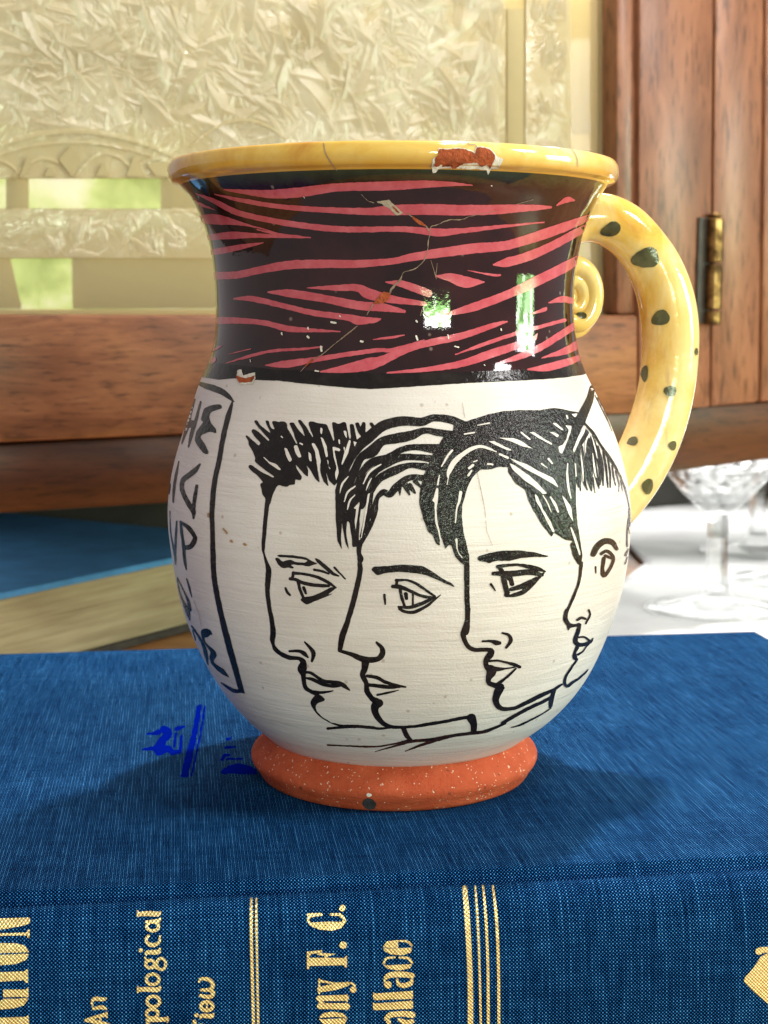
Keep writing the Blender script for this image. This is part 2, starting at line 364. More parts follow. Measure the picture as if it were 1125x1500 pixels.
def m_stamp():
    k = NT('blue_stamped_ink'); o = k.obj()
    P = .00052
    s = k.n('ShaderNodeSeparateXYZ', {'Vector': o})
    d = k.math('MULTIPLY_ADD', k.math('MULTIPLY', k.math('SINE', k.math('MULTIPLY', s.outputs[0], 2*math.pi/P)), k.math('SINE', k.math('MULTIPLY', s.outputs[1], 2*math.pi/P))), .3, .35)
    f = k.math('ADD', d, k.math('MULTIPLY', k.noise(o, 420, 5, .75), .9))
    k.p(Base_Color=k.ramp(f, (.50, (.001, .010, .045)), (.72, (.001, .005, .20)), (1.0, (.0, .008, .25))), Roughness=1.0, Specular_IOR_Level=.0)
    k.bump(f, .3, .0001); return k.m
MAT = dict(cream=m_cream(), black=m_black(), band=m_black('black_band_glaze', .13, .30), neck=m_neck(), pink=m_pink(),
           yellow=m_yellow(), yhandle=m_yellow('spotted_handle_glaze', True), terra=m_terra(),
           raw=m_plain('raw_clay_chip', (.36, .075, .025), .75, .4, 700, 1.0, .2),
           white=m_plain('bare_slip_and_glint', (.74, .66, .58), .6, .18, 900, .6),
           beige=m_plain('worn_glaze_edge', (.42, .33, .25), .6, .3, 900, .6), crack=m_plain('crack_line', (.26, .17, .12), .7, .4, 900), hair=m_plain('hairline_crack', (.33, .24, .19), .7, .3, 600),
           olive=m_plain('olive_spot', (.085, .080, .028), .14, .45, 260, .2, .55), dark=m_plain('dark_chip', (.045, .042, .042), .7, .3, 900, .5),
           rust=m_plain('rust_stain', (.42, .23, .10), .5, .3, 900), cloth=m_cloth(), gold=m_gold(), stamp=m_stamp(),
           rail=m_wood('figured_rail_wood', (.095, .032, .012), (.200, .073, .029), (.30, .125, .054), 'X', 1.4, .45),
           low=m_wood('shaded_rail_wood', (.028, .008, .003), (.065, .020, .006), (.105, .033, .010), 'X', 1.2, .3),  # shade on the set-back bottom rail is put into this darker wood
           stile=m_wood('stile_wood', (.140, .052, .024), (.240, .096, .048), (.33, .148, .080), 'Z', 1.3, .2),
           tablewood=m_wood('orange_table_wood', (.30, .11, .03), (.46, .20, .06), (.56, .28, .10), 'X', .8, .3),
           chip=m_chip(), frost=m_frost(), clear=m_clear(), crystal=m_crystal(), pages=m_pages(), linen=m_cloth_white(), brass=m_brass(),
           shadow=m_plain('cabinet_recess_shade', (.030, .026, .024), .7, .3, 60), leaf_shade=m_plain('shaded_brass_leaf', (.03, .022, .015), .5, .4, 300, .3),
           panel=m_plain('cream_painted_board', (.62, .48, .22), .6, .08, 30), board=m_plain('olive_trim', (.33, .26, .125), .6, .1, 40),
           garden=m_garden(), bluecover=m_plain('blue_cover_cloth', (.080, .28, .58), .8, .2, 50, .3, .3), coverdark=m_plain('worn_cover_edge', (.045, .038, .03), .8, .3, 200))
# ================================================================ THE JUG
# measured profile: height, radius, sideways drift of the hand-thrown wall
PROF = np.array([
 (.00745,.02261,.00210),(.01092,.02681,.00255),(.01462,.03017,.00274),(.01831,.03268,.00280),(.02198,.03455,.00279),
 (.02565,.03609,.00270),(.02930,.03736,.00270),(.03294,.03835,.00272),(.03656,.03900,.00276),(.04018,.03945,.00272),
 (.04378,.03975,.00264),(.04736,.03975,.00258),(.05094,.03935,.00254),(.05450,.03862,.00250),(.05865,.03742,.00250),
 (.06218,.03608,.00240),(.06512,.03485,.00222),(.06747,.03388,.00195),(.06922,.03306,.00178),(.07097,.03225,.00180),
 (.07331,.03140,.00187),(.07621,.03076,.00190),(.07911,.03046,.00186),(.08258,.03040,.00181),(.08604,.03050,.00178),
 (.08891,.03079,.00180),(.09188,.03130,.00184),(.09474,.03210,.00180),(.09690,.03300,.00180),(.09883,.03390,.00180),
 (.10031,.03490,.00172),(.10178,.03625,.00160)])
def _smooth(z):
    x = PROF[:, 0]; out = []
    for c in (1, 2):                                   # cubic Hermite with Catmull-Rom slopes
        y = PROF[:, c]; m = np.gradient(y, x)
        i = np.clip(np.searchsorted(x, z) - 1, 0, len(x) - 2); hh = x[i + 1] - x[i]; t = np.clip((z - x[i]) / hh, 0, 1)
        out.append((2*t**3-3*t**2+1)*y[i] + (t**3-2*t**2+t)*hh*m[i] + (-2*t**3+3*t**2)*y[i+1] + (t**3-t**2)*hh*m[i+1])
    return out
_ZT = np.linspace(.0, .1060, 2121)
_rt, _ct = _smooth(_ZT)
# the rolled lip carries on outward and over
_lip = _ZT > .10178
_rt = np.where(_lip, .03625 + .00175 * np.sqrt(np.clip(1 - ((_ZT - .1036) / .0021) ** 2, 0, 1)) - .00020, _rt)
_ct = np.where(_lip, .00142, _ct)
_k = np.ones(9) / 9
_ct = np.convolve(np.pad(_ct, 40, mode='edge'), np.ones(81) / 81, 'valid')
def R_(z): return np.interp(z, _ZT, _rt)
def C_(z): return np.interp(z, _ZT, _ct)
def surf(th, z, off=0.0):
    th = np.asarray(th, float); z = np.asarray(z, float)
    r = R_(z); e = 2e-4; dr = (R_(z + e) - R_(z - e)) / (2 * e)
    nz = -dr; ln = np.sqrt(1 + nz * nz)
    N = np.stack([np.sin(th) / ln, -np.cos(th) / ln, nz / ln], -1)
    P = np.stack([C_(z) + r * np.sin(th), -r * np.cos(th), z], -1)
    return P + N * off, N
def px_to_tz(P):
    d = rays(P); n = len(d); ts = np.linspace(.200, .275, 600)
    pts = CAM[None, None] + d[:, None] * ts[None, :, None]
    z = pts[..., 2]; F = np.hypot(pts[..., 0] - C_(z), pts[..., 1]) - R_(z)
    F = np.where((z > .109) | (z < .004), 1.0, F)
    neg = F < 0; has = neg.any(1); i = np.where(has, neg.argmax(1), F.argmin(1)); i = np.clip(i, 1, len(ts) - 1)
    ar = np.arange(n); f1 = F[ar, i]; f0 = F[ar, i - 1]
    w = np.where(has, f0 / np.where(np.abs(f0 - f1) < 1e-12, 1, f0 - f1), 1.0)
    t = ts[i - 1] + (ts[i] - ts[i - 1]) * w
    q = CAM[None] + d * t[:, None]
    return np.stack([np.arctan2(q[:, 0] - C_(q[:, 2]), -q[:, 1]), q[:, 2]], 1)

# ---- crops used while measuring: origin and magnification, to photograph pixels
def T(ox, oy, s): return lambda x, y: (ox + x / s, oy + y / s, s)
cA, cB, cC, cD, cE = T(350,600,5.357), T(370,730,6.25), T(370,890,6.25), T(610,590,4.5), T(610,740,4.5)
cF, cG, cH, cI, cJ = T(670,890,5.625), T(810,560,5.0), T(235,540,6.0), T(235,780,6.0), T(460,580,4.327)
cK, cL, cM, cN, cQ = T(480,820,4.327), T(220,180,3.125), T(540,180,2.961), T(520,270,4.327), T(600,190,7.03)
cS2, cS3, cS4, cS5, cP = T(0,1290,4.327), T(260,1290,4.327), T(480,1290,4.327), T(1000,1240,5.768), T(180,1000,5.114)
cPX = T(0, 0, 1.0)
def S(c, *pts): return ('s', [(*c(x, y)[:2], w / c(x, y)[2]) for x, y, w in pts])
def Pg(c, *pts): return ('p', [c(x, y)[:2] for x, y in pts])
def cat(*st): return ('s', sum((s[1] for s in st), []))

def resample(pts, step):
    """Catmull-Rom through (x, y, width), even steps"""
    p = np.array(pts, float)
    if len(p) == 2: q = p
    else:
        e = np.vstack([2 * p[0] - p[1], p, 2 * p[-1] - p[-2]]); q = []
        for i in range(1, len(e) - 2):
            t = np.linspace(0, 1, 12, endpoint=False)[:, None]
            a, b, c, d = e[i - 1], e[i], e[i + 1], e[i + 2]
            q.append(.5 * (2*b + (c-a)*t + (2*a-5*b+4*c-d)*t**2 + (3*b-a-3*c+d)*t**3))
        q = np.vstack(q + [e[-2][None]])
    L = np.r_[0, np.cumsum(np.hypot(*(q[1:, :2] - q[:-1, :2]).T))]
    n = max(2, int(math.ceil(L[-1] / step)) + 1); s = np.linspace(0, L[-1], n)
    out = np.stack([np.interp(s, L, q[:, k]) for k in range(3)], 1)
    lo, hi = p[:, 2].min(), p[:, 2].max(); out[:, 2] = np.clip(out[:, 2], lo, hi)
    return out
def smooth_noise(n, amp, corr=3):
    x = RNG.normal(size=n + 2 * corr); kk = np.ones(corr) / corr
    return np.convolve(x, kk, 'same')[corr:corr + n] * amp
def faces_px(shapes, step=2.0, rough=.22):
    """shapes -> list of small polygons in photograph pixels"""
    out = []
    for kind, pts in shapes:
        if kind == 'p':
            p = np.array(pts + [pts[0]], float); q = []
            for a, b in zip(p[:-1], p[1:]):
                n = max(1, int(np.hypot(*(b - a)) / step)); t = np.linspace(0, 1, n, endpoint=False)[:, None]; q.append(a + (b - a) * t)
            q = np.vstack(q); q = (np.roll(q, 1, 0) + 2 * q + np.roll(q, -1, 0)) / 4 if len(q) > 8 else q
            q = q + np.stack([smooth_noise(len(q), rough), smooth_noise(len(q), rough)], 1)
            out.append(('poly', q))
        else:
            c = resample(pts, step); d = np.gradient(c[:, :2], axis=0); d /= np.maximum(np.hypot(*d.T)[:, None], 1e-9)
            nrm = np.stack([-d[:, 1], d[:, 0]], 1); n = len(c)
            wl = np.maximum(c[:, 2] / 2 + smooth_noise(n, rough), .22); wr = np.maximum(c[:, 2] / 2 + smooth_noise(n, rough), .22)
            Lp = c[:, :2] + nrm * wl[:, None]; Rp = c[:, :2] - nrm * wr[:, None]
            out.append(('strip', Lp, Rp))
            for i, sg in ((0, -1), (n - 1, 1)):
                w = c[i, 2] / 2
                if w > .5:
                    a = np.linspace(-math.pi / 2, math.pi / 2, 7)
                    cap = c[i, :2] + sg * np.cos(a)[:, None] * d[i] * w * .9 + np.sin(a)[:, None] * nrm[i] * w
                    out.append(('poly', cap))
    return out
def cdt_fill(allv, polys, eps):
    """constrained triangulation of overlapping outlines; keeps what lies inside any of them"""
    ed = sorted({(min(a, b), max(a, b)) for f in polys for a, b in zip(f, f[1:] + f[:1])})
    vo, _, fo, _, _, _ = delaunay_2d_cdt([Vector(v) for v in allv], ed, [], 0, eps)
    vo = np.array([(v.x, v.y) for v in vo]); fo = np.array([tuple(f) for f in fo])
    c = vo[fo].mean(1); o = np.argsort(c[:, 0]); cs = c[o]; keep = np.zeros(len(fo), bool)
    for f in polys:
        q = allv[f]; lo, hi = q.min(0), q.max(0)
        i0, i1 = np.searchsorted(cs[:, 0], (lo[0], hi[0])); ii = o[i0:i1]; ii = ii[(c[ii, 1] >= lo[1]) & (c[ii, 1] <= hi[1]) & ~keep[ii]]
        if not len(ii): continue
        p = c[ii][:, None, :]; A = q[None]; B = np.roll(q, -1, 0)[None]
        up = (A[..., 1] <= p[..., 1]) & (B[..., 1] > p[..., 1]); dn = (A[..., 1] > p[..., 1]) & (B[..., 1] <= p[..., 1])
        side = (B[..., 0] - A[..., 0]) * (p[..., 1] - A[..., 1]) - (p[..., 0] - A[..., 0]) * (B[..., 1] - A[..., 1])
        w = (up & (side > 0)).sum(1) - (dn & (side < 0)).sum(1)
        keep[ii[w != 0]] = True
    out = []
    for t in fo[keep]:
        a, b, d = vo[t]
        if abs((b[0]-a[0])*(d[1]-a[1]) - (d[0]-a[0])*(b[1]-a[1])) > 1e-9: out.append(tuple(int(i) for i in t))
    return vo, out
def triangulate(shapes, mapper, grid, step=2.0, rough=.22):
    """union of all shapes, triangulated in the plane that mapper leads to; returns 2D verts, tris"""
    V, Fc = [], []
    for f in faces_px(shapes, step, rough):
        if f[0] == 'poly':
            q = mapper(f[1]); b = len(V); V += list(q); Fc.append(list(range(b, b + len(q))))
        else:
            a, c = mapper(f[1]), mapper(f[2]); b = len(V); n = len(a)
            V += list(a) + list(c)
            Fc += [[b + i, b + i + 1, b + n + i + 1, b + n + i] for i in range(n - 1)]
    V = np.array(V); fixed = []
    for f in Fc:                                         # orient, drop slivers
        q = V[f]; A = .5 * np.sum(q[:, 0] * np.roll(q[:, 1], -1) - np.roll(q[:, 0], -1) * q[:, 1])
        if abs(A) < 1e-5: continue
        fixed.append(f if A > 0 else f[::-1])
    lo, hi = V.min(0), V.max(0)
    if grid:
        gx, gy = np.meshgrid(np.arange(lo[0], hi[0], grid), np.arange(lo[1], hi[1], grid)); g = np.stack([gx.ravel(), gy.ravel()], 1)
        g[:, 0] += (np.arange(len(g)) % 2) * grid * .3
        allv = np.vstack([V, g])
    else: allv = V
    vo, tris = cdt_fill(allv, fixed, 1e-4)
    used = sorted({i for t in tris for i in t}); ix = {u: i for i, u in enumerate(used)}
    return vo[used], [tuple(ix[i] for i in t) for t in tris]
R0 = 38.0                                                # mm per radian, so that the working plane is in mm
def to_plane(P): q = px_to_tz(P); return np.stack([q[:, 0] * R0, q[:, 1] * 1000], 1)
def paint(name, shapes, mat, parent, off, grid=.7, step=2.0, rough=.22, dth=0.0, dz=0.0):
    v, t = triangulate(shapes, to_plane, grid, step, rough)
    P, N = surf(v[:, 0] / R0 + dth, v[:, 1] / 1000 + dz, off)
    return mesh_obj(name, P, t, MAT[mat], parent, normals=N)

# ---- body of the jug
jug = empty('pottery_jug')
tag(jug, 'pottery jug with drawn faces, striped neck and spotted yellow handle on blue book', 'jug')
NTH = 320
def lathe(name, rows, mat, parent, close=False):
    """rows: list of (z, r, cx)"""
    th = np.linspace(0, 2 * np.pi, NTH, endpoint=False); V = []; Fc = []
    for z, r, c in rows: V.append(np.stack([c + r * np.sin(th), -r * np.cos(th), np.full(NTH, z)], 1))
    V = np.vstack(V); n = len(rows)
    for i in range(n - 1):
        for j in range(NTH):
            k = (j + 1) % NTH; Fc.append((i * NTH + j, i * NTH + k, (i + 1) * NTH + k, (i + 1) * NTH + j))
    return mesh_obj(name, V, Fc, MAT[mat], parent, smooth=True)
Z_NECK, Z_LIP = .0703, .1013
zs = np.linspace(.0074, Z_NECK, 110); lathe('belly', [(.0072, .0212, .0021), (.0072, .0219, .0021)] + [(z, float(R_(z)), float(C_(z))) for z in zs], 'cream', jug)
zs = np.linspace(Z_NECK, Z_LIP, 60); neck = lathe('neck', [(z, float(R_(z)), float(C_(z))) for z in zs], 'neck', jug)
rows = [(z, float(R_(z)), float(C_(z))) for z in np.linspace(Z_LIP, .1052, 22)]
for a in np.linspace(0, math.pi * .5, 10)[1:]:
    rows.append((.1052 + .00045 * math.sin(a * 2) , .0362 - .0032 * math.sin(a), .00142))
rows = [r for r in rows]
rows += [(.1046, .0326, .00145), (.1025, .0318, .0015), (.0985, .0305, .0018)]
lip = lathe('rim', rows, 'yellow', jug)
inner = [(.0985, .0305, .0018), (.092, .0284, .0018), (.083, .0276, .0018), (.074, .0286, .0019), (.068, .031, .0020), (.058, .0348, .0024),
         (.046, .037, .0026), (.034, .0362, .0027), (.022, .0318, .0028), (.013, .0255, .0026), (.0085, .016, .0022), (.0078, .001, .002)]
lathe('inside_wall', inner, 'yellow', jug)
fo = [(.0, .0008, .0018), (.0003, .019, .0018), (.0, .0205, .0018), (.0000, .0228, .0018), (.0003, .02345, .0018), (.0009, .02385, .0018), (.0015, .02415, .0018),
      (.0021, .02460, .0018), (.0027, .02500, .0018), (.0033, .02522, .0018), (.0039, .02522, .0018), (.0045, .02496, .0018), (.0051, .02448, .0018), (.0057, .02392, .0019),
      (.0063, .02335, .0019), (.0069, .02280, .0020), (.0075, .02230, .0020), (.0081, .0219, .0021), (.0087, .0217, .0021), (.0092, .0216, .0021)]
ft = lathe('foot', fo, 'terra', jug)

# ---- painted decoration -------------------------------------------------
stripes = [
 cat(S(cL,(340,305,6),(430,315,22),(560,325,40),(700,315,46),(850,295,38),(1000,290,40)), S(cM,(100,272,40),(250,265,32),(380,265,16),(450,270,3))),
 cat(S(cL,(295,325,4),(400,350,18),(560,378,22),(700,392,24),(850,400,28),(1000,405,34)), S(cM,(100,378,44),(250,375,48),(400,378,46),(550,375,42),(700,368,28),(790,365,10))),
 S(cM,(815,357,6),(860,332,24),(890,335,8)),
 cat(S(cL,(210,322,6),(300,360,22),(400,410,26),(550,445,26),(700,470,28),(850,485,28),(1000,488,26)), S(cM,(60,460,24),(180,462,26),(300,475,34),(400,468,24),(550,452,16),(760,430,5))),
 S(cL,(215,440,30),(290,440,48),(350,448,36),(450,468,10),(590,505,3)),
 S(cL,(258,525,26),(370,515,34),(480,515,22),(600,520,14),(735,525,6)), S(cL,(490,488,5),(600,512,14),(690,520,8)),
 S(cL,(265,593,24),(330,585,28),(430,565,22),(520,548,4)), S(cL,(195,350,4),(245,378,12),(300,398,3)),
 cat(S(cL,(285,700,34),(400,695,34),(520,670,34),(640,650,40),(800,645,38),(950,645,36)), S(cM,(100,600,28),(200,580,34),(300,565,40),(450,545,44),(600,530,40),(750,485,44),(850,450,40),(955,410,26))),
 S(cM,(540,615,6),(600,605,40),(700,575,40),(800,530,36),(900,475,34),(945,450,24)),
 S(cM,(290,665,6),(350,670,36),(420,690,50),(500,690,6)), S(cM,(310,838,6),(450,800,36),(600,745,36),(720,690,44),(850,625,44),(910,588,30)),
 S(cM,(700,830,4),(760,810,18),(770,800,4)), S(cM,(780,780,6),(840,765,28),(895,775,24)),
 cat(S(cL,(720,755,4),(850,755,26),(950,755,34)), S(cM,(0,740,46),(100,765,34),(245,785,18))),
 cat(S(cL,(540,775,6),(640,780,36),(800,805,36),(950,835,40)), S(cM,(60,800,36),(155,818,14))), S(cM,(75,690,6),(150,700,30),(260,740,34)),
 S(cL,(385,805,8),(470,805,26),(600,835,24),(750,870,26),(900,890,30),(960,905,40),(1050,900,10)),
 S(cL,(292,905,34),(400,905,28),(520,915,24),(620,940,28),(700,948,22),(870,955,5)),
 S(cL,(270,1052,3),(300,1035,10),(330,1020,4)), S(cL,(255,1102,16),(290,1085,24),(296,1075,10)), S(cL,(360,1060,3),(460,1035,5)),
 S(cL,(350,1100,4),(450,1070,14),(560,1045,14),(700,1035,12),(790,1025,5)),
 cat(S(cL,(530,1110,6),(620,1105,34),(750,1085,24),(900,1060,22),(1050,1040,18)), S(cM,(100,985,16),(240,942,5))),
 cat(S(cL,(780,1140,6),(900,1125,40),(1000,1105,56)), S(cM,(60,1030,40),(200,970,30),(400,925,30),(550,875,20),(600,862,6))),
 S(cM,(80,1085,6),(250,1070,20),(400,1045,30),(550,995,36),(700,945,24),(730,915,5)), S(cM,(375,1005,4),(500,960,16),(650,910,16),(850,855,16)),
 S(cM,(555,1045,5),(650,1015,26),(750,970,30),(895,878,30)), S(cM,(750,1020,4),(850,990,30),(908,960,36)), S(cM,(690,1070,8),(780,1060,34),(870,1035,30),(918,1015,24)),
 S(cM,(430,640,4),(540,660,10),(570,660,8)), S(cM,(20,940,4),(100,930,10),(155,920,4)), S(cM,(-10,862,14),(30,856,20),(52,850,6))]
for w_ in stripes: paint('pink_stripe', [w_], 'pink', jug, .00006, rough=.3, grid=.9)
paint('pink_stripes', stripes, 'pink', jug, .00006, rough=.3, dth=math.pi)          # the decoration runs round the back
band = [Pg(cPX,(284,548),(292,536),(310,531),(400,541),(600,548),(780,541),(858,532),(858,547),(830,553),(776,557),(709,560),(641,564),(574,568.5),(540,570),(508,568),(444,562),(410,558),(380,557),(350,554),(320,556),(292,552))]
paint('black_band', band, 'band', jug, .00005)

# faces, left to right: brush drawing in black, bare slip showing through
face1 = [
 Pg(cA,(205,750),(212,700),(185,665),(178,620),(165,580),(195,575),(150,520),(110,490),(70,450),(80,432),(100,435),(180,490),(270,535),(285,530),(200,470),(150,430),(120,400),(135,385),(110,330),(75,270),(80,250),(50,205),(65,200),(100,235),(160,285),(175,265),(120,205),(97,165),(115,150),(150,170),(235,250),(245,240),(190,180),(150,135),(118,88),(145,82),(170,125),(245,185),(250,180),(225,130),(207,85),(235,88),(250,140),(265,155),(285,160),(258,92),(285,88),(320,100),(330,90),(370,100),(385,120),(378,140),(420,210),(455,275),(462,265),(440,220),(430,180),(395,105),(430,100),(465,155),(520,212),(500,150),(460,85),(485,80),(530,135),(580,222),(586,212),(562,160),(545,100),(560,90),(590,95),(615,105),(690,115),(705,150),(745,250),(752,240),(740,170),(730,98),(760,98),(770,115),(800,110),(815,95),(840,100),(870,235),(880,225),(870,115),(900,112),(915,180),(930,255),(963,215),(935,180),(910,105),(940,98),(955,140),(970,95),(995,100),(995,185),(1055,160),(1020,105),(1045,98),(1080,150),(1060,200),(960,290),(880,390),(815,450),(800,520),(785,560),(770,575),(752,600),(705,555),(685,490),(705,605),(665,565),(640,490),(640,410),(612,405),(615,460),(635,575),(600,545),(560,470),(530,435),(545,475),(545,530),(520,515),(445,430),(455,470),(495,520),(490,555),(465,555),(445,545),(440,590),(400,590),(385,608),(340,600),(320,590),(300,600),(270,660),(245,750)),
 cat(S(cB,(145,0,50),(130,100,40),(115,250,38),(100,440,32),(105,500,20),(125,570,26),(148,650,48),(145,720,50),(138,850,42),(150,960,38)), S(cC,(155,0,36),(180,130,42),(190,230,52),(185,290,46),(190,335,30),(210,380,40),(260,420,40),(330,455,42),(380,460,36),(430,465,36),(465,500,55),(455,560,85),(465,610,50),(470,650,42),(475,700,38),(500,745,36),(560,778,36),(600,795,30))),
 Pg(cC,(580,790),(620,795),(670,840),(650,855),(600,872),(575,905),(590,950),(640,1000),(720,1050),(820,1070),(960,1070),(1125,1085),(1125,1110),(960,1092),(850,1098),(780,1082),(690,1045),(600,985),(550,920),(530,870),(545,835)),
 S(cK,(0,1068,16),(100,1060,16),(200,1058,16),(330,1068,16),(400,1062,12)),
 S(cC,(340,398,22),(430,398,30),(475,420,40),(510,455,16)), S(cC,(478,313,14),(530,370,30),(560,420,42),(545,490,22)),
 S(cC,(480,590,22),(540,600,28),(640,665,30),(720,680,34),(800,690,36),(840,715,40),(890,755,12)), S(cC,(480,640,16),(560,660,34),(650,700,34),(740,715,34),(820,705,30)),
 S(cC,(540,765,30),(620,775,26),(690,770,20),(738,760,10)),
 Pg(cB,(222,520),(250,515),(380,520),(490,540),(540,570),(600,600),(560,605),(520,625),(440,612),(375,605),(350,610),(385,635),(370,645),(330,630),(300,640),(265,635),(235,605),(205,550),(215,540),(245,545),(265,575),(285,580),(310,565),(360,562),(385,580),(480,590),(510,570),(450,555),(380,545),(240,538)),
 S(cB,(580,555,16),(610,580,34),(680,640,36),(740,690,30),(790,710,14)), S(cB,(750,632,20),(850,737,14)), S(cB,(565,652,24),(640,668,24),(700,690,16)),
 S(cB,(375,685,30),(450,690,26),(560,710,28),(640,740,30),(710,780,28),(765,818,14)), S(cB,(345,735,30),(400,745,30),(470,775,32),(580,795,34),(700,800,26)),
 S(cB,(375,680,30),(370,715,26),(360,735,20)), S(cB,(420,765,32),(435,830,28),(465,905,24)), S(cB,(468,815,28),(490,870,20)),
 Pg(cB,(435,930),(460,905),(560,890),(650,850),(720,810),(770,818),(730,850),(690,880),(740,868),(690,895),(600,930),(560,945),(495,975),(460,950)), S(cB,(303,820,20),(320,860,26),(345,885,20))]
gap1 = [Pg(cA,(355,300),(375,300),(420,395),(400,415),(380,380)), Pg(cA,(432,285),(460,280),(495,375),(470,380),(445,340)), Pg(cA,(190,370),(205,375),(240,410),(300,430),(335,475),(320,478),(240,425)),
 Pg(cA,(570,265),(595,265),(625,320),(645,405),(630,470),(655,560),(640,570),(610,400),(600,330)), Pg(cA,(640,215),(660,225),(690,290),(700,370),(685,380),(665,290)),
 Pg(cA,(735,290),(800,310),(795,330),(750,320),(770,420),(785,490),(765,560),(755,500),(770,460),(745,370)), Pg(cA,(545,330),(565,345),(575,410),(555,405)), Pg(cA,(690,390),(705,400),(700,440),(725,470),(710,470)),
 Pg(cA,(865,235),(880,240),(860,340),(810,440),(805,430),(830,330),(845,300)), Pg(cA,(820,290),(835,295),(830,340)), Pg(cA,(780,230),(795,235),(795,280),(785,270)), Pg(cA,(900,250),(925,258),(908,290)),
 Pg(cA,(820,165),(845,170),(850,230),(835,210)), Pg(cA,(640,140),(660,150),(650,200),(640,180)), S(cA,(335,212,10),(345,222,8)), S(cA,(480,265,8),(500,275,12))]
face2 = [
 S(cJ,(175,520,60),(215,420,60),(270,330,70),(350,260,70),(440,190,65),(560,160,60),(680,165,55),(760,140,45),(860,150,50),(950,185,50)),
 S(cJ,(200,600,60),(255,480,55),(300,390,50),(370,350,75),(430,290,55),(520,270,65),(620,250,60),(700,220,40),(800,235,45),(900,250,50)),
 S(cJ,(230,640,60),(280,560,50),(310,480,45),(370,420,50),(470,390,45),(560,340,40),(650,325,40),(760,335,60),(850,330,60)),
 S(cJ,(250,700,60),(300,600,70),(380,480,55),(460,430,50),(560,390,45),(660,390,40),(760,400,50)),
 S(cJ,(300,700,40),(340,640,40),(370,590,40),(420,520,50),(520,470,55),(610,440,35),(710,450,50)),
 S(cJ,(300,930,26),(340,840,45),(380,740,45),(400,650,30),(440,610,40),(480,625,40),(520,580,50),(600,520,40),(690,520,40)),
 S(cJ,(540,560,40),(545,630,6)), S(cJ,(575,560,40),(605,625,14)), S(cJ,(605,570,40),(640,615,14)), S(cJ,(365,620,25),(350,720,30),(325,800,25),(300,890,20)), S(cJ,(640,540,30),(690,590,10)),
 Pg(cJ,(135,600),(160,500),(200,480),(240,560),(300,560),(330,620),(300,680),(290,790),(285,900),(295,960),(265,955),(245,960),(240,900),(225,800),(210,790),(205,870),(222,975),(200,930),(185,850),(178,800),(172,900),(178,975),(150,920),(140,800)),
 cat(S(cJ,(290,930,40),(285,990,28),(295,1030,38),(290,1060,26)), S(cK,(205,30,32),(205,80,32),(175,220,34),(130,380,34),(95,480,40),(78,570,28))),
 S(cK,(75,575,20),(150,598,28),(230,630,40),(310,630,34),(345,600,36),(345,560,30),(310,522,14)), S(cK,(240,640,50),(235,690,40),(222,730,34),(245,780,30),(250,830,34),(280,875,34),(310,895,44)),
 S(cK,(330,905,50),(306,920,56),(300,955,44),(320,1000,36),(360,1040,30),(420,1058,22),(540,1055,18),(640,1040,22),(760,1020,20),(870,998,22),(930,1000,22)), S(cK,(910,1000,60),(925,1040,44),(925,1090,36)),
 S(cK,(300,1215,4),(420,1180,12),(540,1148,18),(640,1140,20),(780,1115,20),(900,1098,22),(1000,1085,22),(1125,1035,14)), S(cK,(0,1172,10),(130,1178,10),(300,1182,12),(420,1165,10),(520,1140,14)),
 S(cK,(480,1065,30),(500,1110,30),(530,1145,24)), S(cK,(490,1212,4),(600,1170,18),(700,1140,16),(790,1118,12)),
 Pg(cK,(275,60),(290,42),(350,40),(480,30),(600,38),(650,65),(730,120),(790,150),(808,175),(770,160),(690,125),(620,95),(560,85),(450,75),(360,85),(315,100)),
 S(cK,(435,130,22),(500,128,14),(560,150,18),(620,190,18),(680,230,14)), S(cK,(412,168,24),(460,172,30),(530,200,20),(600,230,20),(680,240,20)), S(cK,(440,130,18),(435,165,18)),
 S(cK,(460,190,20),(470,240,20),(490,300,16)), S(cK,(540,215,14),(540,290,12)), S(cK,(495,215,26),(500,245,22)), S(cK,(450,298,16),(520,300,22),(600,275,24),(670,240,18)),
 S(cK,(455,310,18),(490,328,20),(550,330,22),(630,290,18),(680,250,12),(718,220,4)), S(cK,(360,222,18),(365,280,12)),
 S(cK,(250,735,20),(310,745,24),(370,775,22),(440,795,18),(495,805,10)), S(cK,(250,790,24),(310,797,24),(390,805,26),(460,800,20)), S(cK,(315,855,14),(380,842,14),(448,825,6))]
gap2 = [S(cJ,(165,615,5),(180,560,12),(218,512,6)), S(cJ,(193,670,6),(215,610,12),(262,572,6)), S(cJ,(213,720,5),(228,665,12),(260,628,5)), Pg(cJ,(250,715),(290,670),(278,760),(265,850),(258,800),(270,715)),
 S(cJ,(312,560,4),(355,480,14),(425,434,6)), S(cJ,(330,600,4),(345,560,10),(365,520,4)), S(cJ,(300,900,4),(318,800,10),(345,640,12),(352,620,5))]
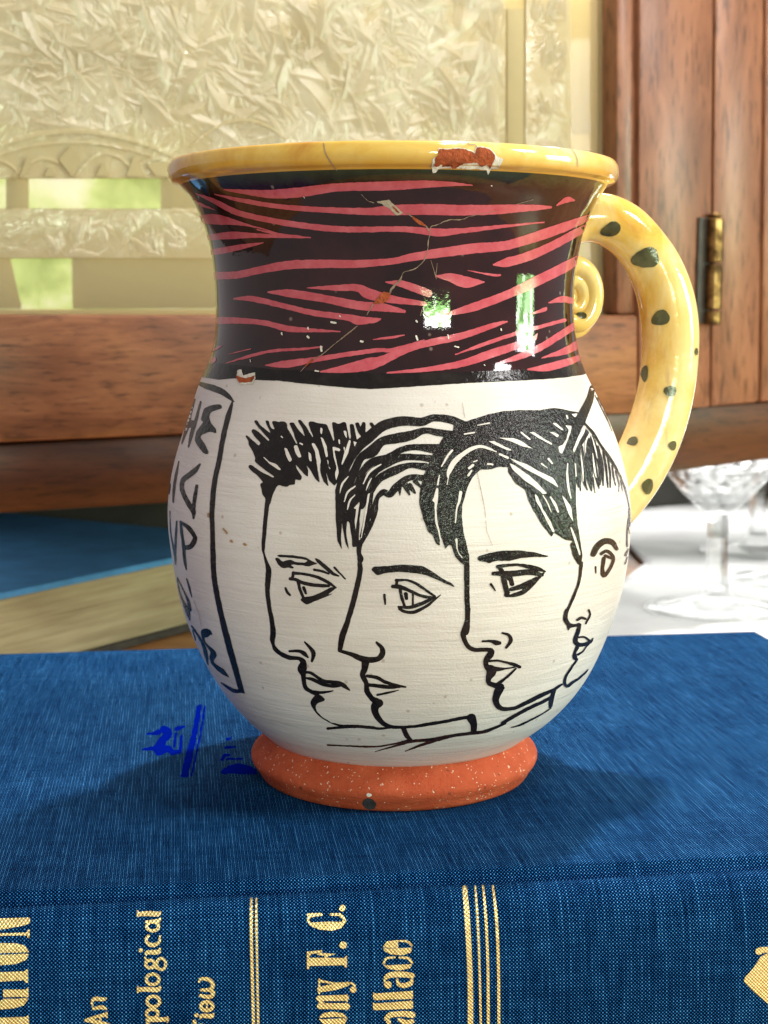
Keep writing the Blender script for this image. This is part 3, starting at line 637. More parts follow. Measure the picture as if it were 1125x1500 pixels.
face3 = [
 Pg(cD,(320,125),(400,100),(480,75),(580,55),(700,48),(810,50),(850,42),(900,35),(960,42),(1010,55),(1070,65),(1085,90),(1060,130),(1035,200),(1030,300),(1040,400),(1050,520),(1050,675),(1060,795),(1080,925),(1092,1005),(1085,1065),(1065,1070),(1030,1005),(1010,935),(1030,910),(980,905),(930,870),(905,855),(890,885),(830,810),(765,700),(735,640),(715,575),(650,530),(625,490),(600,455),(605,425),(530,425),(490,440),(420,440),(370,490),(335,560),(310,650),(300,680),(300,755),(310,855),(330,935),(345,1005),(310,1070),(255,1015),(230,940),(210,935),(190,965),(165,885),(150,915),(155,945),(130,930),(105,870),(75,850),(45,765),(20,675),(20,600),(30,550),(45,480),(75,420),(100,350),(140,290),(170,235),(210,195),(240,190),(245,140),(290,115)),
 cat(S(cE,(330,330,36),(332,450,36),(333,600,34),(337,700,34)), S(cF,(85,0,44),(82,100,42),(65,190,66),(48,220,50),(60,270,38),(90,320,38),(140,345,34),(230,345,34),(280,350,40),(270,385,55),(235,430,44),(240,480,44),(280,520,85),(255,580,46),(260,620,40),(310,640,44))),
 S(cF,(360,645,50),(345,670,70),(322,720,60),(315,765,54),(335,810,46),(380,833,36),(470,825,28),(560,785,34),(680,725,34),(780,680,26),(860,630,18)), Pg(cF,(330,630),(395,655),(365,700),(330,700)),
 S(cF,(205,275,16),(270,275,24),(320,287,44),(348,290,30)), S(cF,(368,208,16),(420,225,26),(438,270,34),(400,330,18)),
 S(cF,(250,440,20),(330,435,18),(400,450,22),(470,470,28),(515,488,24)), S(cF,(290,500,40),(340,505,34),(400,500,14),(470,490,12)), S(cF,(310,640,30),(370,600,24),(430,550,20),(480,500,16)),
 S(cF,(370,950,30),(470,890,28),(600,820,30),(700,775,28),(770,735,24)), S(cF,(540,955,18),(640,905,14),(720,860,12),(770,825,10)), S(cF,(440,985,6),(500,970,14),(545,952,18)), Pg(cF,(780,680),(815,665),(795,740),(780,820),(750,830),(750,790),(755,740)),
 Pg(cE,(398,350),(410,335),(480,315),(560,300),(680,298),(780,310),(875,335),(860,342),(780,340),(680,350),(610,368),(540,365),(490,375),(480,388),(460,375),(415,368)),
 S(cE,(535,405,26),(580,398,22),(660,392,18),(740,405,28),(800,420,30),(850,437,8)), S(cE,(505,450,26),(560,450,34),(640,450,40),(740,440,40),(830,460,20)), S(cE,(545,410,24),(565,440,30),(575,490,34),(600,590,36)),
 S(cE,(610,470,44),(630,520,30)), S(cE,(590,590,30),(640,590,30),(700,570,34),(760,520,30),(840,445,10)), S(cE,(620,555,24),(700,530,34),(790,480,20)), S(cE,(490,520,18),(518,562,10))]
gap3 = [Pg(cD,(610,400),(640,412),(740,480),(800,535),(858,600),(830,603),(780,560),(700,505),(630,440)), Pg(cD,(610,365),(650,380),(720,405),(800,450),(900,500),(935,560),(900,540),(800,480),(720,440),(650,395)), S(cD,(545,340,12),(600,365,14)),
 S(cD,(205,490,10),(215,450,30),(250,390,34),(300,345,30),(360,305,24),(420,290,18),(480,305,14),(525,325,6)), Pg(cD,(470,255),(510,255),(570,285),(630,315),(600,315),(540,290)), Pg(cD,(540,232),(640,235),(680,250),(765,305),(700,290),(620,255)),
 Pg(cD,(675,192),(690,192),(755,245),(740,248)), Pg(cD,(740,195),(770,195),(830,235),(895,270),(890,282),(830,250)), Pg(cD,(890,135),(915,135),(970,182),(955,185)), Pg(cD,(870,195),(900,195),(940,215),(925,232),(900,210)),
 Pg(cD,(975,150),(1020,155),(1010,200),(985,270),(955,340),(940,330),(930,290),(960,280),(985,240),(1000,180)), Pg(cD,(1015,75),(1060,72),(1045,100)), S(cD,(985,85,8),(992,105,10)), Pg(cD,(955,610),(985,640),(1015,690),(1030,785),(1000,735)),
 S(cD,(993,400,6),(990,480,12),(1000,570,14),(1015,630,6)), S(cD,(1015,825,10),(1040,890,16),(1065,970,14),(1072,1000,8)), Pg(cD,(775,600),(795,615),(830,700),(880,780),(910,855),(895,855),(850,770),(810,690),(785,650)),
 S(cD,(880,622,10),(910,670,18),(930,720,10)), S(cD,(830,610,6),(860,660,10),(885,720,5)), S(cD,(820,402,10),(858,430,6)), S(cD,(868,372,16),(892,402,8)),
 S(cD,(235,315,14),(200,360,14),(165,420,8)), Pg(cD,(130,560),(145,560),(140,640),(128,720),(118,700),(120,655),(100,645),(115,620)), S(cD,(125,700,10),(130,780,14),(150,860,10),(160,930,6)), S(cD,(150,480,8),(140,540,12)),
 S(cD,(290,590,20),(280,650,16),(265,700,10),(255,790,7)), S(cD,(340,480,14),(362,448,10)), S(cD,(345,432,16),(372,412,16)), S(cD,(375,390,8),(398,382,8)), S(cD,(468,405,12),(500,408,12)), S(cD,(315,208,10),(380,198,10)), S(cD,(400,150,5),(480,135,9)),
 S(cD,(262,900,14),(270,975,6),(300,1020,7)), S(cE,(615,582,8),(690,555,5)), S(cD,(210,490,8),(200,540,5)), S(cE,(600,500,10),(608,535,8))]
face4 = [
 S(cG,(285,40,40),(265,130,55),(225,220,70),(195,280,80),(165,350,70),(170,450,60),(180,540,40)),
 S(cG,(225,300,18),(290,370,20),(340,450,16),(400,540,26),(460,630,16),(520,760,12),(550,880,8),(562,960,5),(560,1060,4)),
 Pg(cG,(230,330),(265,370),(250,400),(222,440),(205,470),(195,510),(190,560),(160,600),(150,520),(185,440)), S(cG,(185,560,36),(190,680,30),(200,795,8)), S(cG,(210,470,14),(228,620,24),(225,720,26),(250,790,8)), S(cG,(250,420,36),(262,560,56),(262,680,52),(280,795,10)),
 S(cG,(285,400,30),(295,560,34),(310,660,30),(335,780,6)), S(cG,(300,430,20),(330,560,26),(345,640,30),(340,750,12)), S(cG,(325,470,16),(355,600,24),(365,755,10)), S(cG,(365,510,14),(385,620,16),(400,770,8)), S(cG,(400,560,14),(415,660,14),(418,770,8)),
 S(cG,(430,610,12),(440,680,12),(455,755,6)), S(cG,(455,650,10),(480,740,8),(478,805,4)), S(cG,(490,720,8),(510,800,5)), S(cG,(290,700,12),(305,810,6)), S(cG,(170,700,20),(185,770,8)),
 cat(S(cE,(1085,380,24),(1070,500,18),(1030,610,20),(985,710,18)), S(cF,(905,10,30),(890,50,34),(890,100,40),(920,145,36))), Pg(cF,(895,120),(930,130),(975,135),(1000,120),(1015,130),(1000,155),(950,160),(920,165),(912,195),(900,165)),
 S(cF,(1005,140,28),(990,200,34),(975,240,36),(970,280,40),(1000,305,36),(1050,300,30),(1098,275,24),(1114,250,8)), S(cF,(985,245,14),(1040,240,16),(1075,262,20),(1095,285,20)), S(cF,(985,325,30),(965,370,24),(965,410,40),(985,425,16)),
 S(cF,(985,425,14),(940,490,18),(895,560,22),(880,620,26),(905,645,26),(950,610,22),(1000,580,18),(1060,525,14),(1073,508,8)), S(cF,(990,385,20),(1030,360,14),(1060,320,10),(1090,290,8)), S(cF,(985,100,20),(1020,82,24),(1055,92,18)), S(cF,(1080,20,20),(1090,60,16),(1055,130,14)),
 S(cG,(290,1260,40),(320,1205,46),(370,1165,44),(430,1170,40),(465,1220,26)), S(cG,(350,1255,24),(390,1235,24),(430,1265,26),(440,1300,24),(410,1370,24),(370,1415,34),(360,1370,26),(370,1290,30)), S(cG,(380,1270,24),(430,1290,16)), S(cG,(310,1350,12),(312,1395,10)),
 S(cG,(550,930,8),(565,1050,5)), S(cG,(548,1000,8),(540,1100,8),(540,1200,14)), S(cG,(530,1265,20),(550,1220,10)), S(cG,(525,1330,10),(542,1280,10)), S(cG,(130,1200,8),(155,1270,20),(185,1320,14)), S(cG,(555,960,5),(550,1060,8),(560,1110,5)),
 S(cG,(304,95,5),(350,185,5),(395,275,5),(430,360,4)), S(cG,(322,110,4),(365,190,4),(405,270,4))]
gap4 = [Pg(cG,(240,320),(225,370),(190,430),(150,520),(140,500),(170,420),(215,330)), S(cG,(262,375,6),(235,440,12),(232,520,5)), S(cG,(285,520,5),(300,640,14),(312,700,5)), S(cG,(200,540,8),(212,640,10),(215,730,5)), S(cG,(275,390,5),(300,470,9),(320,560,5))]
for i, (a, g) in enumerate(((face1, gap1), (face2, gap2), (face3, gap3), (face4, gap4))):
    f = paint('painted_face', a, 'black', jug, .00006 + i * .000012)
    paint('bare_slip_gap', g, 'cream', f, .00011 + i * .000012)
panel = [cat(S(cH,(335,128,34),(410,155,52),(480,178,56),(550,208,52),(610,255,36),(648,290,8))),
 cat(S(cH,(635,290,14),(610,380,40),(580,490,46),(545,650,44),(520,800,44),(485,960,44),(465,1110,46),(455,1280,44)), S(cI,(460,0,40),(465,200,46),(475,400,46),(510,600,48),(545,760,48),(580,900,54),(620,1050,56),(670,1230,50),(712,1375,46),(738,1408,14))), S(cI,(715,1393,36),(650,1390,34),(580,1350,24),(535,1318,10))]
paint('painted_border', panel, 'black', jug, .00006)
letters = [S(cH,(305,270,10),(265,400,24),(240,500,36),(190,660,10)), S(cH,(355,290,14),(320,430,26),(280,560,34),(248,690,12)), Pg(cH,(260,450),(310,460),(300,520),(235,520)),
 Pg(cH,(540,320),(545,350),(490,365),(440,385),(430,420),(445,480),(490,530),(495,570),(460,560),(430,555),(395,570),(365,580),(350,600),(390,660),(425,730),(420,755),(380,745),(330,680),(300,630),(320,550),(380,465),(355,450),(385,350),(440,325),(510,312)),
 S(cH,(163,815,10),(140,930,22),(120,1060,24),(115,1175,12)), S(cH,(115,810,14),(100,870,8)), S(cH,(75,970,5),(84,1030,16),(78,1100,10)),
 S(cH,(350,840,16),(300,900,44),(210,970,44),(190,1030,38),(200,1090,38),(250,1190,44),(290,1250,46),(292,1320,12)), S(cH,(322,1030,28),(305,1130,32),(290,1240,36)),
 cat(S(cH,(85,1250,6),(90,1400,9)), S(cI,(98,40,10),(115,130,16),(130,200,22),(135,280,10))), cat(S(cH,(145,1340,12),(140,1430,18)), S(cI,(138,20,18),(135,100,20),(130,200,20))),
 cat(S(cH,(180,1345,22),(188,1440,26)), S(cI,(192,20,24),(205,120,28),(215,240,28),(230,325,10))), cat(S(cH,(185,1350,20),(250,1400,40),(300,1470,34)), S(cI,(305,60,44),(270,120,44),(215,135,38))),
 S(cI,(232,405,8),(255,480,18),(278,570,6)), S(cI,(150,395,8),(162,490,12),(195,590,16),(240,690,38),(260,770,8)), S(cI,(150,395,8),(200,500,14),(245,600,22),(260,680,34)),
 S(cI,(275,820,12),(330,900,18),(375,980,26),(400,1060,34),(420,1160,10)), S(cI,(285,860,10),(310,945,10)),
 Pg(cI,(355,870),(370,850),(400,840),(440,855),(465,900),(440,895),(415,925),(385,920),(400,970),(450,1010),(490,1050),(500,1085),(480,1110),(465,1130),(500,1165),(560,1200),(610,1275),(560,1255),(500,1210),(450,1155),(430,1090),(445,1050),(400,990),(365,930))]
paint('painted_lettering', letters, 'black', jug, .00006)

# wear: chips, cracks, stains; then glints painted as specks
wchip = [Pg(cQ,(240,290),(290,270),(298,190),(380,198),(500,188),(560,195),(640,218),(665,235),(678,180),(745,175),(825,190),(885,255),(900,280),(960,295),(945,340),(905,400),(835,398),(805,465),(790,408),(740,408),(690,398),(600,402),(480,388),(430,400),(420,388),(300,398),(268,440),(238,445),(225,385)),
 Pg(cL,(398,1160),(402,1135),(418,1128),(430,1158),(455,1150),(482,1142),(486,1165),(470,1196),(410,1200)),
 Pg(cN,(135,108),(215,96),(245,125),(305,180),(265,198),(212,148)), S(cN,(1005,152,34),(1010,158,20))]
for w_ in wchip[:3]: paint('bare_slip_chip', [w_], 'beige' if w_ is wchip[2] else 'white', jug, .00013, step=1.0, rough=.5)
rchip = [Pg(cQ,(302,200),(380,206),(500,197),(560,203),(640,226),(668,250),(684,190),(742,185),(818,202),(876,262),(868,310),(828,395),(790,348),(740,372),(690,334),(620,340),(560,342),(470,388),(440,398),(420,362),(320,372),(255,388),(262,280),(292,262)),
 Pg(cL,(392,1158),(440,1172),(483,1158),(470,1188),(412,1192)), Pg(cN,(135,725),(180,680),(225,690),(218,728),(178,755),(115,758)), S(cN,(365,205,8),(400,235,24),(440,258,14)), S(cN,(240,140,8),(275,175,12)), S(cL,(715,1115,5),(745,1085,9))]
for w_ in rchip: paint('bare_clay_chip', [w_], 'raw', jug, .00019, step=1.0, rough=.45)
crk = [S(cN,(330,180,5),(365,205,9),(400,225,12),(440,255,14),(470,292,8)), S(cN,(475,280,8),(488,262,8),(520,255,9),(590,226,10),(680,220,8),(730,200,5),(900,165,3)), S(cN,(480,290,7),(465,350,12),(460,410,9),(450,450,6),(430,490,6),(378,535,12),(310,558,6),(285,605,20),(235,660,26),(222,690,14)),
 S(cN,(480,480,4),(500,550,4),(515,600,4)), S(cN,(520,500,3),(510,590,3)), S(cN,(1020,125,3),(1125,95,3)), S(cN,(40,60,3),(80,100,5),(120,115,10)), S(cL,(950,930,8),(900,970,9),(850,1010,6),(790,1060,7),(740,1090,8),(690,1140,4)), S(cN,(415,830,10),(425,790,7)), S(cN,(440,825,9),(490,860,5)),
 S(cN,(115,760,14),(75,830,6))]
crk = [(k_, [(x, y, w * .56) for x, y, w in p_]) for k_, p_ in crk]
paint('glaze_crack', crk, 'crack', jug, .00015, step=1.5, rough=.4)
hair = [S(cQ,(585,122,6),(610,155,8),(670,160,8),(690,188,7)), S(cL,(795,95,4),(805,140,4),(830,180,4),(855,215,3)), S(cM,(880,115,3),(900,150,3),(905,190,2)), S(cD,(300,0,2),(318,100,3)), S(cD,(400,460,2.5),(420,560,3),(445,680,3),(455,760,3)), S(cE,(455,100,2.5),(465,180,2.5),(500,265,2)), S(cI,(300,600,3),(345,720,3),(365,820,2))]
for w_ in hair: paint('hairline_crack', [w_], 'hair', jug, .00016, step=1.5, rough=.1)
rust = [S(cPX,(328,774,2),(333,781,3)), S(cPX,(339,792,3),(341,794,2.5)), S(cPX,(359,797,4),(361,798,3)), S(cPX,(306,752,2),(306,757,2.5))]
for w_ in rust: paint('rust_stain', [w_], 'rust', jug, .00013, step=1, rough=.4)

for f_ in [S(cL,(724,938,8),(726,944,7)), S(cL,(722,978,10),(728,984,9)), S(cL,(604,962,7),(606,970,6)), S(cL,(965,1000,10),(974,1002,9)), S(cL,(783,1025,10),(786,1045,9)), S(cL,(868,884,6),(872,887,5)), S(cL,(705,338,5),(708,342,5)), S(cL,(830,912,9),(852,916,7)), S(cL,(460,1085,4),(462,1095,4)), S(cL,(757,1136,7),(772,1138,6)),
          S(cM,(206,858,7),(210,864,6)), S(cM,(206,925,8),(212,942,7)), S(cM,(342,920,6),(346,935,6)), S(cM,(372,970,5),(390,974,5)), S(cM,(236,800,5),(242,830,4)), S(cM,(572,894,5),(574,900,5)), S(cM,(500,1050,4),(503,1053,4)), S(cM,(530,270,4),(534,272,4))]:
    paint('painted_glint', [f_], 'white', jug, .00014, step=1.0, rough=.3)  # white specks painted in place of small reflections on the neck glaze

# ---- handle, in a vertical plane turned a little away from the camera
HA = math.radians(17); HU = np.array([math.cos(HA), math.sin(HA), 0]); HN = np.array([-math.sin(HA), math.cos(HA), 0])
HO = np.array([.0018, .0, 0])
def on_plane(px, py, back=0.0):
    d = rays([[px, py]])[0]; t = ((HO + HN * back - CAM) @ HN) / (d @ HN); return CAM + d * t, t
def tube(name, pts, mat, parent, depth=.92, nseg=28, step=.0009, back=0.0, flat=None, caps=True):
    P = np.array([np.r_[on_plane(x, y, back)[0], w / 2 * on_plane(x, y, back)[1] / FPX] for x, y, w in pts])
    q = resample(np.c_[P[:, 0] * 1000, P[:, 2] * 1000, P[:, 3] * 1000], step * 1000) if False else None
    e = np.vstack([2 * P[0] - P[1], P, 2 * P[-1] - P[-2]]); c = []
    for i in range(1, len(e) - 2):
        t = np.linspace(0, 1, 10, endpoint=False)[:, None]; a, b, cc, d = e[i-1:i+3]
        c.append(.5 * (2*b + (cc-a)*t + (2*a-5*b+4*cc-d)*t**2 + (3*b-a-3*cc+d)*t**3))
    c = np.vstack(c + [e[-2][None]]); V = []; Fc = []; n = len(c)
    tg = np.gradient(c[:, :3], axis=0); tg /= np.linalg.norm(tg, axis=1)[:, None]
    for i in range(n):
        nn = np.cross(tg[i], HN); nn /= np.linalg.norm(nn); r = c[i, 3]
        for j in range(nseg):
            a = 2 * math.pi * j / nseg
            V.append(c[i, :3] + nn * r * math.cos(a) + HN * r * depth * math.sin(a))
    for i in range(n - 1):
        for j in range(nseg):
            k = (j + 1) % nseg; Fc.append((i*nseg+j, i*nseg+k, (i+1)*nseg+k, (i+1)*nseg+j))
    if caps: Fc.append(tuple(range(nseg))[::-1]); Fc.append(tuple((n-1)*nseg+j for j in range(nseg)))
    return mesh_obj(name, V, Fc, MAT[mat], parent, smooth=True)
hpts = [(822,338,62),(850,322,68),(880,320,74),(912,334,76),(940,362,76),(962,398,80),(976,440,84),(982,485,85),(981,530,84),(975,575,84),(963,620,85),(945,665,85),(919,710,83),(886,752,78),(850,784,72)]
handle = tube('handle', hpts, 'yhandle', jug)
# curled end of the handle: a coil on a disc
cx, cy = 842, 437
sp = []
for i in range(44):
    t = i / 43; a = -1.9 + t * 2 * math.pi * 1.95; rr = 34 * (1 - t) + 4 * t
    sp.append((cx + rr * math.cos(a) * .95, cy + rr * 1.45 * math.sin(a), 32 * (1 - t) + 13 * t))
coil = tube('handle_scroll', sp, 'yhandle', jug, nseg=16, depth=1.0, back=.0005)
disc = []; v0 = on_plane(cx, cy, .0012)[0]
bm = bmesh.new()
Vd = []
for b_, s_ in ((-.0006, .80), (-.0002, .92), (.0030, .92), (.0036, .8)):
    Vd.append([bm.verts.new(tuple(v0 + HU * .0052 * s_ * math.cos(a) + np.array([0, 0, .0077]) * s_ * math.sin(a) + HN * b_)) for a in np.linspace(0, 2*math.pi, 40, endpoint=False)])
for a, b in zip(Vd[:-1], Vd[1:]):
    for j in range(40): bm.faces.new((a[j], a[(j+1) % 40], b[(j+1) % 40], b[j]))
bm.faces.new(Vd[0]); bm.faces.new(Vd[-1])
bm_obj('scroll_disc', bm, MAT['yhandle'], coil, True)

def decal(name, shapes, target, mat, parent, off, step=2.0, rough=.25, grid=4.0, fallback=None):
    """flat print laid onto a built mesh: each outline point goes along its line of sight to the surface"""
    dg = bpy.context.evaluated_depsgraph_get(); me = target.data
    M = target.matrix_world if False else Matrix.Identity(4)
    o = target; chain = []
    while o: chain.append(o.matrix_basis); o = o.parent
    for m in reversed(chain): M = M @ m
    vs = [M @ v.co for v in me.vertices]; bvh = BVHTree.FromPolygons(vs, [tuple(p.vertices) for p in me.polygons])
    v, t = triangulate(shapes, lambda P: np.asarray(P, float), grid, step, rough)
    d = rays(v); Vv = []; ok = []
    for dd in d:
        h, n, _, _ = bvh.ray_cast(Vector(CAM), Vector(dd).normalized())
        if h is None: Vv.append((0, 0, 0)); ok.append(False); continue
        if n.dot(Vector(dd)) > 0: n = -n
        Vv.append(tuple(h + n * off)); ok.append(True)
    t = [f for f in t if all(ok[i] for i in f)]
    us_ = sorted({i for f in t for i in f}); ix_ = {u: i for i, u in enumerate(us_)}; Vv = [Vv[i] for i in us_]; t = [tuple(ix_[i] for i in f) for f in t]
    ob = mesh_obj(name, Vv, t, MAT[mat], None, smooth=True)
    if parent:
        Mi = Matrix.Identity(4); o = parent; ch = []
        while o: ch.append(o.matrix_basis); o = o.parent
        for m in reversed(ch): Mi = Mi @ m
        ob.data.transform(Mi.inverted()); ob.parent = parent
    return ob
def blob(x, y, rx, ry, rot=0.0, k=18, tear=0.0):
    a = np.linspace(0, 2 * math.pi, k, endpoint=False); w = 1 + smooth_noise(k, .08, 3)
    X, Y = rx * np.cos(a) * w, ry * np.sin(a) * w * (1 + tear * np.cos(a))
    return ('p', [(x + u * math.cos(rot) - v * math.sin(rot), y + u * math.sin(rot) + v * math.cos(rot)) for u, v in zip(X, Y)])
for b in ((893,336,18,11,-.35),(944,377,22,17,-.2),(967,466,15,12,-.5),(945,547,5.5,14,.1),(981,573,11,9,0),(927,647,9.5,7,-.4),(984,652,6,8,.2),(947,712,9,13,.2),(1019,515,2.5,6,0),(908,716,4,6,0)):
    decal('painted_spot', [blob(b[0], b[1], b[2] * .92, b[3] * .9, b[4], tear=.35)], handle, 'olive', handle, .00018, step=1.5)
decal('painted_spot', [blob(852, 462, 8, 5, .3)], coil, 'olive', coil, .00006, step=1.5)
decal('scroll_chip', [blob(888, 425, 3, 8, 0)], coil, 'dark', coil, .00008, step=1.5)
decal('foot_chip', [blob(541, 1177, 10.5, 8.5, .1)], ft, 'dark', ft, .00008, step=1.0, rough=.5, grid=2)
decal('foot_chip', [blob(541, 1164, 4, 3, 0)], ft, 'white', ft, .00009, step=1.0, rough=.5, grid=2)
# ================================================================ THE BLUE BOOK UNDER THE JUG
A0, A1 = at_z(0, 1306, 0), at_z(1040, 1256, 0)
rzb = math.atan2(A1[1] - A0[1], A1[0] - A0[0])
org = at_z(562, 1279.5, 0); org[2] = 0
book = empty('blue_book', org, rzb)
tag(book, 'thick blue cloth-bound book lying flat with gilt spine lettering, under the jug', 'book')
Mb = book.matrix_basis.inverted()
def loc_b(px, py): return Mb @ Vector(at_z(px, py, 0))
cr = loc_b(1105, 925); cl = loc_b(240, 951); cf = loc_b(1125, 940)
kb = (cr.y - cl.y) / (cr.x - cl.x); W0 = cr.y - kb * cr.x
U0, U1 = -.150, cr.x
TH = .042
front = [(.0030, .0), (.0012, -.00003), (.0004, -.00015), (-.0001, -.0007), (-.0006, -.0015), (-.0013, -.0021), (-.0020, -.0022), (-.0026, -.0018), (-.0032, -.0012), (-.0038, -.0009), (-.0046, -.0010), (-.0055, -.0015),
         (-.0063, -.0023), (-.0071, -.0035), (-.0078, -.0050), (-.0084, -.0070), (-.0089, -.0095), (-.0093, -.0125), (-.0096, -.0160), (-.0097, -.0210)]
half = [(1.0, 0.0), (.9985, 0.0)] + [(1 - f, 0.0) for f in np.linspace(.02, .98, 40)]
outer = [('w', W_, z) for W_, z in half] + [('f', v, z) for v, z in front]
outer = outer + [(k, v, -TH - z) for k, v, z in outer[::-1][1:]]
inner_ = [('w', 1.0, -TH + .0026), ('f', .004, -TH + .0026), ('f', -.003, -TH + .0040), ('f', -.0080, -.021), ('f', -.003, -.0040), ('f', .004, -.0026), ('w', 1.0, -.0026)]
sec = outer + inner_
def vv(k, v, u): return v * (W0 + kb * u) if k == 'w' else v
us = np.linspace(U0, U1, 61)
V, Fc, UV = [], [], []
sl = [0.0]
for a, b in zip(sec[:-1], sec[1:]): sl.append(sl[-1] + math.hypot(vv(a[0], a[1], 0) - vv(b[0], b[1], 0), a[2] - b[2]))
for u in us:
    for k, v, z in sec:
        sag = 0.0
        V.append((u, vv(k, v, u), z + sag))
n = len(sec); fuv = []
for i in range(len(us) - 1):
    for j in range(n):
        k = (j + 1) % n
        Fc.append((i*n+j, i*n+k, (i+1)*n+k, (i+1)*n+j))
        s0 = sl[j]; s1 = sl[k] if k else sl[j] + .0026
        fuv.append(((us[i], s0), (us[i], s1), (us[i+1], s1), (us[i+1], s0)))
Fc.append(tuple(range(n))); fuv.append([(v, z) for _, v, z in sec])
Fc.append(tuple((len(us)-1)*n+j for j in range(n))[::-1]); fuv.append([(v, z) for _, v, z in sec][::-1])
case = mesh_obj('cloth_case', V, Fc, MAT['cloth'], book, smooth=True)
uvl = case.data.uv_layers.new(name='UVMap'); li = 0
for p, uvs in zip(case.data.polygons, fuv):
    for q in uvs: uvl.data[li].uv = q; li += 1
bmx = bmesh.new(); bmx.from_mesh(case.data); bmesh.ops.recalc_face_normals(bmx, faces=bmx.faces); bmx.to_mesh(case.data); bmx.free()
case.data.set_sharp_from_angle(angle=math.radians(38))
tb = bmesh.new(); c8 = []
for u in (U0 + .004, U1 - .004):
    for v, z in ((.001, -.0029), (W0 + kb * u - .005, -.0029), (W0 + kb * u - .005, -TH + .0029), (.001, -TH + .0029)): c8.append(tb.verts.new((u, v, z)))
for f in ((0,1,2,3),(4,5,6,7),(0,1,5,4),(1,2,6,5),(2,3,7,6),(3,0,4,7)): tb.faces.new([c8[i] for i in f])
bm_obj('page_block', tb, MAT['pages'], book)

def ring(c, x, y, rx, ry, w, k=16):
    a = np.linspace(0, 2 * math.pi, k + 1); return S(c, *[(x + rx * math.cos(t), y + ry * math.sin(t), w) for t in a])
title = [Pg(cS2,(-60,238),(0,240),(190,235),(190,270),(150,285),(0,312),(-60,330)), S(cS2,(-60,344,16),(0,342,16),(180,338,16)), S(cS2,(180,318,16),(180,357,14)),
 Pg(cS2,(-60,410),(0,396),(100,397),(160,412),(184,455),(150,453),(80,457),(0,459),(-60,459)), Pg(cS2,(-60,471),(0,470),(80,468),(150,463),(184,465),(165,502),(105,527),(0,536),(-60,525)),
 Pg(cS2,(-60,580),(0,580),(160,575),(160,565),(178,562),(178,646),(160,646),(155,630),(0,640),(-60,640)),
 Pg(cS2,(20,690),(170,690),(170,678),(180,675),(182,740),(155,736),(110,735),(20,738)), Pg(cS2,(22,748),(110,748),(170,742),(180,750),(150,790),(90,808),(0,816),(-60,800),(-60,770),(0,765)),
 Pg(cS2,(-60,870),(0,868),(165,863),(180,850),(186,930),(0,930),(-60,930))]
sub = [S(cS2,(590,812,14),(640,802,26),(672,812,16)), S(cS2,(588,800,10),(584,765,16),(605,748,26),(650,752,24),(672,745,12)), S(cS2,(540,887,14),(590,890,26),(650,905,28),(690,912,20)), S(cS2,(545,882,14),(600,865,18),(672,848,26)), S(cS2,(635,862,12),(640,900,12)), S(cS2,(676,832,10),(676,868,10)),
 S(cS2,(874,194,12),(874,228,12)), S(cS2,(878,214,26),(930,210,32),(1000,212,30),(1018,198,10)), ring(cS2,968,290,38,28,20), S(cS2,(925,262,14),(1000,256,26),(1018,240,10)),
 S(cS2,(942,348,18),(926,372,18),(940,400,22),(975,408,26),(1008,390,18),(1014,352,10)), S(cS2,(892,440,28),(893,442,28)), S(cS2,(926,470,12),(935,455,24),(1000,452,30),(1014,430,10)),
 ring(cS2,952,528,28,24,20), S(cS2,(925,500,12),(920,488,12)), ring(cS2,1022,528,28,36,18), S(cS2,(975,550,12),(1000,555,16)), ring(cS2,968,625,40,33,20),
 S(cS2,(874,672,12),(874,706,12)), S(cS2,(878,690,26),(930,688,30),(1000,690,30),(1016,668,10)), ring(cS2,972,765,40,33,20), ring(cS2,965,842,36,28,20), S(cS2,(930,884,22),(1000,880,28),(1062,878,26)), S(cS2,(1062,862,10),(1062,896,10)),
 S(cS2,(935,905,24),(960,930,24)),
 S(cS3,(137,640,14),(150,622,18),(200,628,26),(225,660,24),(205,690,24),(150,692,18)), S(cS3,(205,690,20),(226,712,24),(205,736,26),(145,728,20)), ring(cS3,186,795,38,28,22), S(cS3,(186,770,12),(186,820,12)), S(cS3,(145,872,12),(155,856,24),(215,858,28),(228,842,10)), S(cS3,(120,852,28),(121,853,28)), S(cS3,(108,890,24),(112,930,26)), S(cS3,(150,915,20),(220,930,20))]
